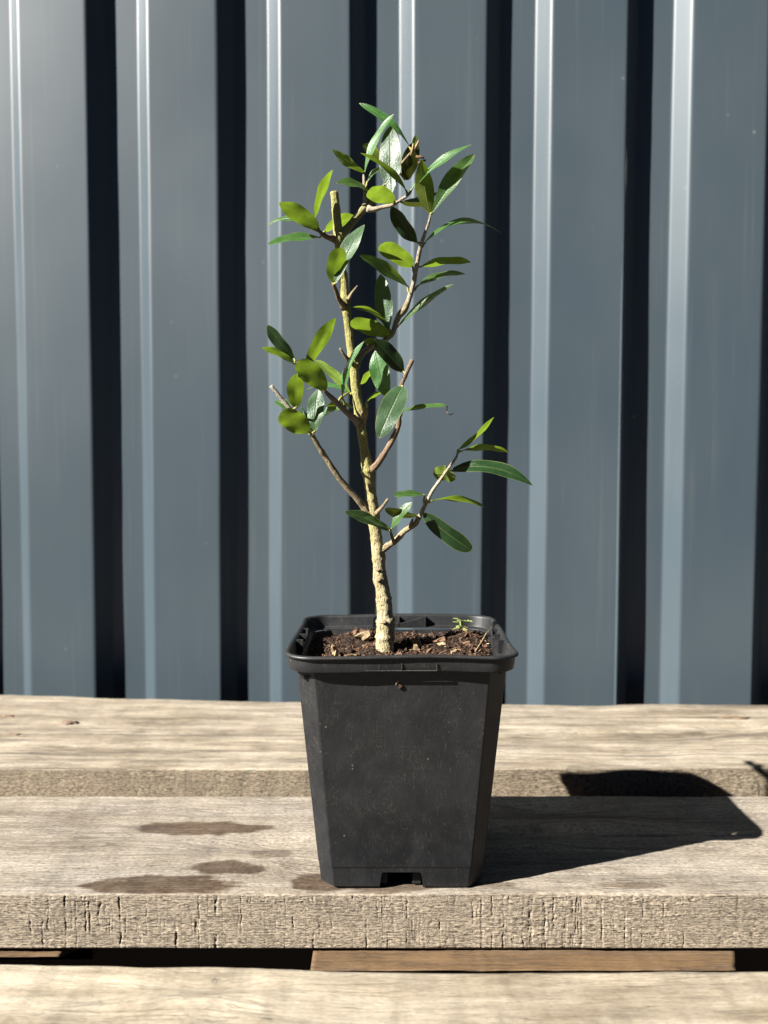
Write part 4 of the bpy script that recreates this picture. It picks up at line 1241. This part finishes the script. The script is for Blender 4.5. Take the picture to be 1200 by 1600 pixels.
    ((0.0316, 0.351, 0.17692), (0.03282, 0.351, 0.1772), (0.05398, 0.357, 0.17678), 0.00610, (-0.099, 0.414, 0.905), {'bow': 0.00139}),
    ((0.027, 0.351, 0.16919), (0.02766, 0.351, 0.16873), (0.06242, 0.343, 0.16258), 0.00777, (-0.052, -0.74, 0.671), {'p': 0.95, 'dark': 1, 'bow': 0.00388}),
    ((0.02686, 0.351, 0.16899), (0.03076, 0.355, 0.16651), (0.02181, 0.363, 0.1673), 0.00832, (0.582, 0.597, 0.552), {'q': 0.5}),
    ((0.01817, 0.351, 0.15513), (0.02058, 0.351, 0.15612), (0.04346, 0.354, 0.15324), 0.00610, (0.065, 0.388, 0.919), {'bow': 0.00166}),
    ((0.01609, 0.351, 0.15096), (0.0167, 0.35, 0.15068), (0.03744, 0.346, 0.13513), 0.00832, (-0.365, -0.895, -0.256), {'p': 1.2, 'q': 0.45, 'dark': 1}),
    ((0.01751, 0.351, 0.15381), (0.01755, 0.351, 0.15859), (0.00431, 0.345, 0.15823), 0.00499, (0.194, -0.479, 0.856), {'p': 1.5, 'q': 0.45, 'bow': 0.00055}),
    ((0.01522, 0.351, 0.1492), (0.01401, 0.351, 0.14953), (0.00054, 0.343, 0.15319), 0.00555, (0.14, -0.597, -0.79), {'p': 1.25, 'q': 0.5, 'dark': 1}),
    ((0.00271, 0.346, 0.14356), (0.00298, 0.346, 0.1441), (0.0118, 0.343, 0.15561), 0.00555, (-0.704, -0.597, 0.384), {'p': 1.15}),
    ((0.00276, 0.34612, 0.14337), (0.00244, 0.34612, 0.14328), (-0.01681, 0.34112, 0.15168), 0.00638, (0.442, -0.628, 0.64), {'p': 1.1, 'dark': 1}),
    ((0.00271, 0.346, 0.14356), (0.0027, 0.345, 0.14418), (-0.00841, 0.336, 0.14957), 0.00499, (0.622, -0.348, 0.701), {'p': 1.1}),
    ((0.00657, 0.35167, 0.28266), (0.0071, 0.35567, 0.28323), (0.02397, 0.36767, 0.29152), 0.00666, (0.571, -0.266, -0.777), {'dark': 1}),
    ((0.00401, 0.35256, 0.28154), (0.00457, 0.35056, 0.28186), (-0.00657, 0.33856, 0.28207), 0.00749, (-0.479, 0.458, 0.749), {'p': 1.1, 'q': 0.5}),
]

plant = empty('evergreen_sapling', (0.0004, 0.355, 0.088))
tag(plant, 'small upright evergreen sapling with leathery oval leaves growing in the black pot', 'sapling')


def stem_bulge(seed, amt):
    def f(p, i, a):
        q = Vector((p.x, p.y, p.z * 0.45)) * 520
        k = 1 + amt * mnoise.noise(q + Vector((seed, 0, 0))) + amt * 0.7 * mnoise.noise(p * 1400)
        return k
    return f


for bi, (bn, bk, pts) in enumerate(BRANCHES):
    big = bn == 'trunk'
    R = spline(pts, 0.0007 if big else 0.0009)
    rad = R[:, 3] * 0.95
    # node rings and old leaf scars
    arc_len = np.concatenate([[0], np.cumsum(np.linalg.norm(np.diff(R[:, :3], axis=0), axis=1))])
    if not big and bn not in ('b1s', 'b5t', 'b3t'):              # swollen collar where it leaves the stem
        rad = rad * (1 + 0.45 * np.exp(-(arc_len / 0.0026) ** 2))
    rs = random.Random(bi * 7 + 1)
    pos = 0.004
    while pos < arc_len[-1] - 0.002:
        rad *= 1 + rs.uniform(0.05, 0.13) * np.exp(-((arc_len - pos) / 0.0008) ** 2)
        pos += rs.uniform(0.006, 0.013)
    V, Fc, G = tube([Vector(r[:3]) for r in R], rad, 22 if big else 12, stem_bulge(bi * 5.3, 0.10 if big else 0.14))
    idx = [0] * len(Fc)
    if bn in ('trunk', 'b1s', 'b2', 'b3s'):
        idx[-1] = 1
    o = mesh_obj('trunk' if big else 'branch', V, Fc, [M[bk], M['cut']], plant, True, idx)
    for p in o.data.polygons:
        if len(p.vertices) > 4:
            p.use_smooth = False
    at = o.data.attributes.new('gco', 'FLOAT_VECTOR', 'POINT')
    at.data.foreach_set('vector', [c for g in G for c in g])

# knots on the trunk
for k, (c, s) in enumerate((((-0.0022, 0.3519, 0.1217), (0.0013, 0.0010, 0.0010)), ((0.0002, 0.3506, 0.1035), (0.0012, 0.0009, 0.0008)),
                            ((-0.0025, 0.3521, 0.1260), (0.0010, 0.0008, 0.0006)), ((-0.0098, 0.3517, 0.1885), (0.0011, 0.0009, 0.0011)), ((0.0012, 0.3525, 0.1137), (0.0007, 0.0006, 0.0007)))):
    blob('bark_knot', c, s, M['dark'], plant, k * 2 + 1, rough=0.4)
    kn = COL.objects[-1]
    if kn.type == 'MESH' and 'gco' not in kn.data.attributes:
        at = kn.data.attributes.new('gco', 'FLOAT_VECTOR', 'POINT')
        at.data.foreach_set('vector', [c_ for v in kn.data.vertices for c_ in v.co])


def make_leaf(node, base, tip, W, n, opt, li):
    B, T, Nn, n = Vector(base), Vector(tip), Vector(node), Vector(n).normalized()
    ax = T - B
    Ln = ax.length
    ax.normalize()
    n = (n - ax * n.dot(ax)).normalized()
    p_, q_ = opt.get('p', 1.05), opt.get('q', 0.82)
    fold = math.radians(opt.get('fold', 5 if opt.get('gloss') else 8))
    bow = opt.get('bow', 0.0)
    tw = math.radians(opt.get('twist', 0))
    rl_ = random.Random(li * 13 + 5)
    if not tw:
        tw = math.radians(rl_.uniform(-9, 9))
    up = Vector((0, -1, 0)).cross(ax)                            # across the leaf as the photograph's plane shows it
    if up.z < 0:
        up = -up
    up = (up - ax * up.dot(ax)).normalized()
    nt_, nx = 22, 8
    V, Fc, UV = [], [], []
    arch = rl_.uniform(0.015, 0.075) if not bow else rl_.uniform(0.0, 0.03)
    ripple_ph = rl_.uniform(0, 6)
    for i in range(nt_ + 1):
        t = i / nt_
        hw = W / 2 * (1 - abs(2 * t ** p_ - 1) ** 2.2) ** q_ if 0 < t < 1 else 0.0
        hw = max(hw, 0.00022 if t < 0.5 else 0.00008)
        c = B + ax * Ln * t + up * bow * 4 * t * (1 - t) + n * (arch * Ln * 4 * t * (1 - t))
        if opt.get('curl') and t > 0.86:
            pass
        a = tw * (t - 0.35)
        nn = n * math.cos(a) + n.cross(ax) * math.sin(a)
        wv = nn.cross(ax).normalized()
        for j in range(nx + 1):
            x = -1 + 2 * j / nx
            rip = 0.055 * W * math.sin(t * 11 + ripple_ph + x * 1.5) * abs(x)
            V.append(c + wv * (x * hw * math.cos(fold)) + nn * (abs(x) * hw * math.sin(fold) + rip * (hw / (W / 2 + 1e-9))))
            UV.append((t, (x + 1) / 2))
    for i in range(nt_):
        for j in range(nx):
            a = i * (nx + 1) + j
            Fc.append((a, a + nx + 1, a + nx + 2, a + 1))
    mi = [0] * len(Fc)
    # petiole
    pl = (B - Nn).length
    if pl > 0.0004:
        mid = (Nn + B) / 2 + (B - Nn).length * 0.12 * ax
        e = B + ax * 0.0008
        pv, pf, pg = tube([Nn, mid, B, e], [0.00062, 0.00052, 0.00042, 0.00025], 6)
        b = len(V)
        V += pv
        UV += [(0, 0.5)] * len(pv)
        for f in pf:
            Fc.append(tuple(b + k for k in f))
            mi.append(1)
    key = 'leaf_gloss' if opt.get('gloss') else 'leaf_shaded' if opt.get('dark') else 'leaf'  # dark leaves get the colour with shade painted in
    o = mesh_obj('leaf', V, Fc, [M[key], M['petiole']], plant, True, mi)
    uvl = o.data.uv_layers.new(name='UVMap')
    uvl.data.foreach_set('uv', [c for l in o.data.loops for c in UV[l.vertex_index]])
    return o


for li, (node, base, tip, W, n, opt) in enumerate(LEAVES):
    lf = make_leaf(node, base, tip, W, n, opt, li)
    if opt.get('curl'):                                          # withered hook at the end of this leaf
        T = Vector(tip)
        hook = [T - Vector((0.0008, 0, 0)), T + Vector((0.0004, 0, -0.0002)), T + Vector((0.0001, -0.0004, -0.0016)), T + Vector((0.0002, -0.0008, -0.0028)),
                T + Vector((0.0011, -0.0010, -0.0038)), T + Vector((0.0022, -0.0008, -0.0036)), T + Vector((0.0031, -0.0006, -0.0030))]
        V, Fc = [], []
        for i, h in enumerate(hook):
            w = (0.0006, 0.0007, 0.0008, 0.0010, 0.0011, 0.0007, 0.0001)[i]
            V += [h + Vector((-0.3 * w, -w, 0.2 * w)), h + Vector((0.1 * w, 0, -0.2 * w)), h + Vector((-0.3 * w, w, 0.2 * w))]
        for i in range(len(hook) - 1):
            for j in range(2):
                Fc.append((i * 3 + j, i * 3 + j + 1, i * 3 + j + 4, i * 3 + j + 3))
        dry = mesh_obj('withered_tip', V, Fc, M['leaf_dry'], lf)
        dry['label'] = 'brown withered tip curled into a hook'

# dried remains at the growing tip of the rear shoot
for k, (a, b) in enumerate((((0.0120, 0.367, 0.3070), (0.0128, 0.366, 0.3118)), ((0.0132, 0.367, 0.3090), (0.0153, 0.365, 0.3128)), ((0.0140, 0.367, 0.3065), (0.0176, 0.366, 0.3055)),
                            ((0.0150, 0.368, 0.3040), (0.0186, 0.367, 0.3052)))):
    A, Bv = Vector(a), Vector(b)
    V, Fc, G = tube([A, A.lerp(Bv, 0.5) + Vector((0.0002, 0, 0.0002)), Bv], [0.0006, 0.0006, 0.0003], 5)
    mesh_obj('dried_bud_scale', V, Fc, M['chip'] if k < 2 else M['chip_dark'], plant)

# ------------------------------------------------------------------ seedling, straw and crumbs
sd = empty('weed_seedling', (0.0367, 0.3845, 0.0890))
tag(sd, 'tiny pale green seedling with frilly leaves at the back right of the soil', 'seedling')
rs = random.Random(31)
z0 = float(soil_height(np.array(0.0367), np.array(0.3845)))
V, Fc, G = tube([Vector((0.0367, 0.3845, z0 - 0.001)), Vector((0.0364, 0.3843, z0 + 0.003)), Vector((0.0360, 0.3840, z0 + 0.0060))], [0.0005, 0.0004, 0.0003], 6)
mesh_obj('stem', V, Fc, M['moss'], sd)
for k in range(17):
    a = rs.uniform(0, 6.283)
    el = rs.uniform(-0.1, 0.9)
    ln = rs.uniform(0.0030, 0.0062)
    c = Vector((0.0364 + rs.gauss(0, 0.0005), 0.3843 + rs.gauss(0, 0.0005), z0 + rs.uniform(0.0022, 0.0060)))
    d = Vector((math.cos(a) * math.cos(el) * 1.2, math.sin(a) * math.cos(el), math.sin(el) * 0.6)).normalized()
    s = d.cross(Vector((0, 0, 1))).normalized()
    nn = s.cross(d)
    outline = [(0, 0.06), (0.25, 0.16), (0.38, 0.10), (0.52, 0.30), (0.64, 0.16), (0.80, 0.26), (0.90, 0.12), (1.0, 0.0)]
    V, Fc = [], []
    for (t, w) in outline:
        m_ = c + d * ln * t - Vector((0, 0, 1)) * ln * 0.22 * t * t
        V += [m_ - s * w * ln + nn * w * ln * 0.3, m_, m_ + s * w * ln + nn * w * ln * 0.3]
    for i in range(len(outline) - 1):
        for j in range(2):
            Fc.append((i * 3 + j, i * 3 + j + 1, i * 3 + j + 4, i * 3 + j + 3))
    mesh_obj('leaf', V, Fc, M['moss'], sd)

V, Fc, G = tube([Vector((0.0385, 0.343, 0.0925)), Vector((0.0425, 0.351, 0.0955)), Vector((0.0450, 0.358, 0.0972)), Vector((0.0490, 0.364, 0.0990))], [0.00022, 0.00026, 0.00024, 0.00015], 5)
st = mesh_obj('straw', V, Fc, M['straw'])
tag(st, 'thin dry straw lying across the soil at the right of the pot', 'straw')
cr = blob('soil_crumb', (PX - 0.0005, PY - 0.0413, 0.0850), (0.0010, 0.0006, 0.0011), M['soil'], None, 5, rough=0.6)
tag(cr, 'dark crumb of soil stuck on the front of the pot below the rim', 'crumb')
V, Fc, G = tube([Vector((PX - 0.0024, PY - 0.0416, 0.0858)), Vector((PX - 0.0019, PY - 0.0417, 0.0870)), Vector((PX - 0.0013, PY - 0.0417, 0.0878))], [0.0002, 0.00022, 0.00012], 5)
st2 = mesh_obj('straw', V, Fc, M['straw'])
tag(st2, 'tiny straw scrap stuck on the pot beside the dark crumb', 'straw')
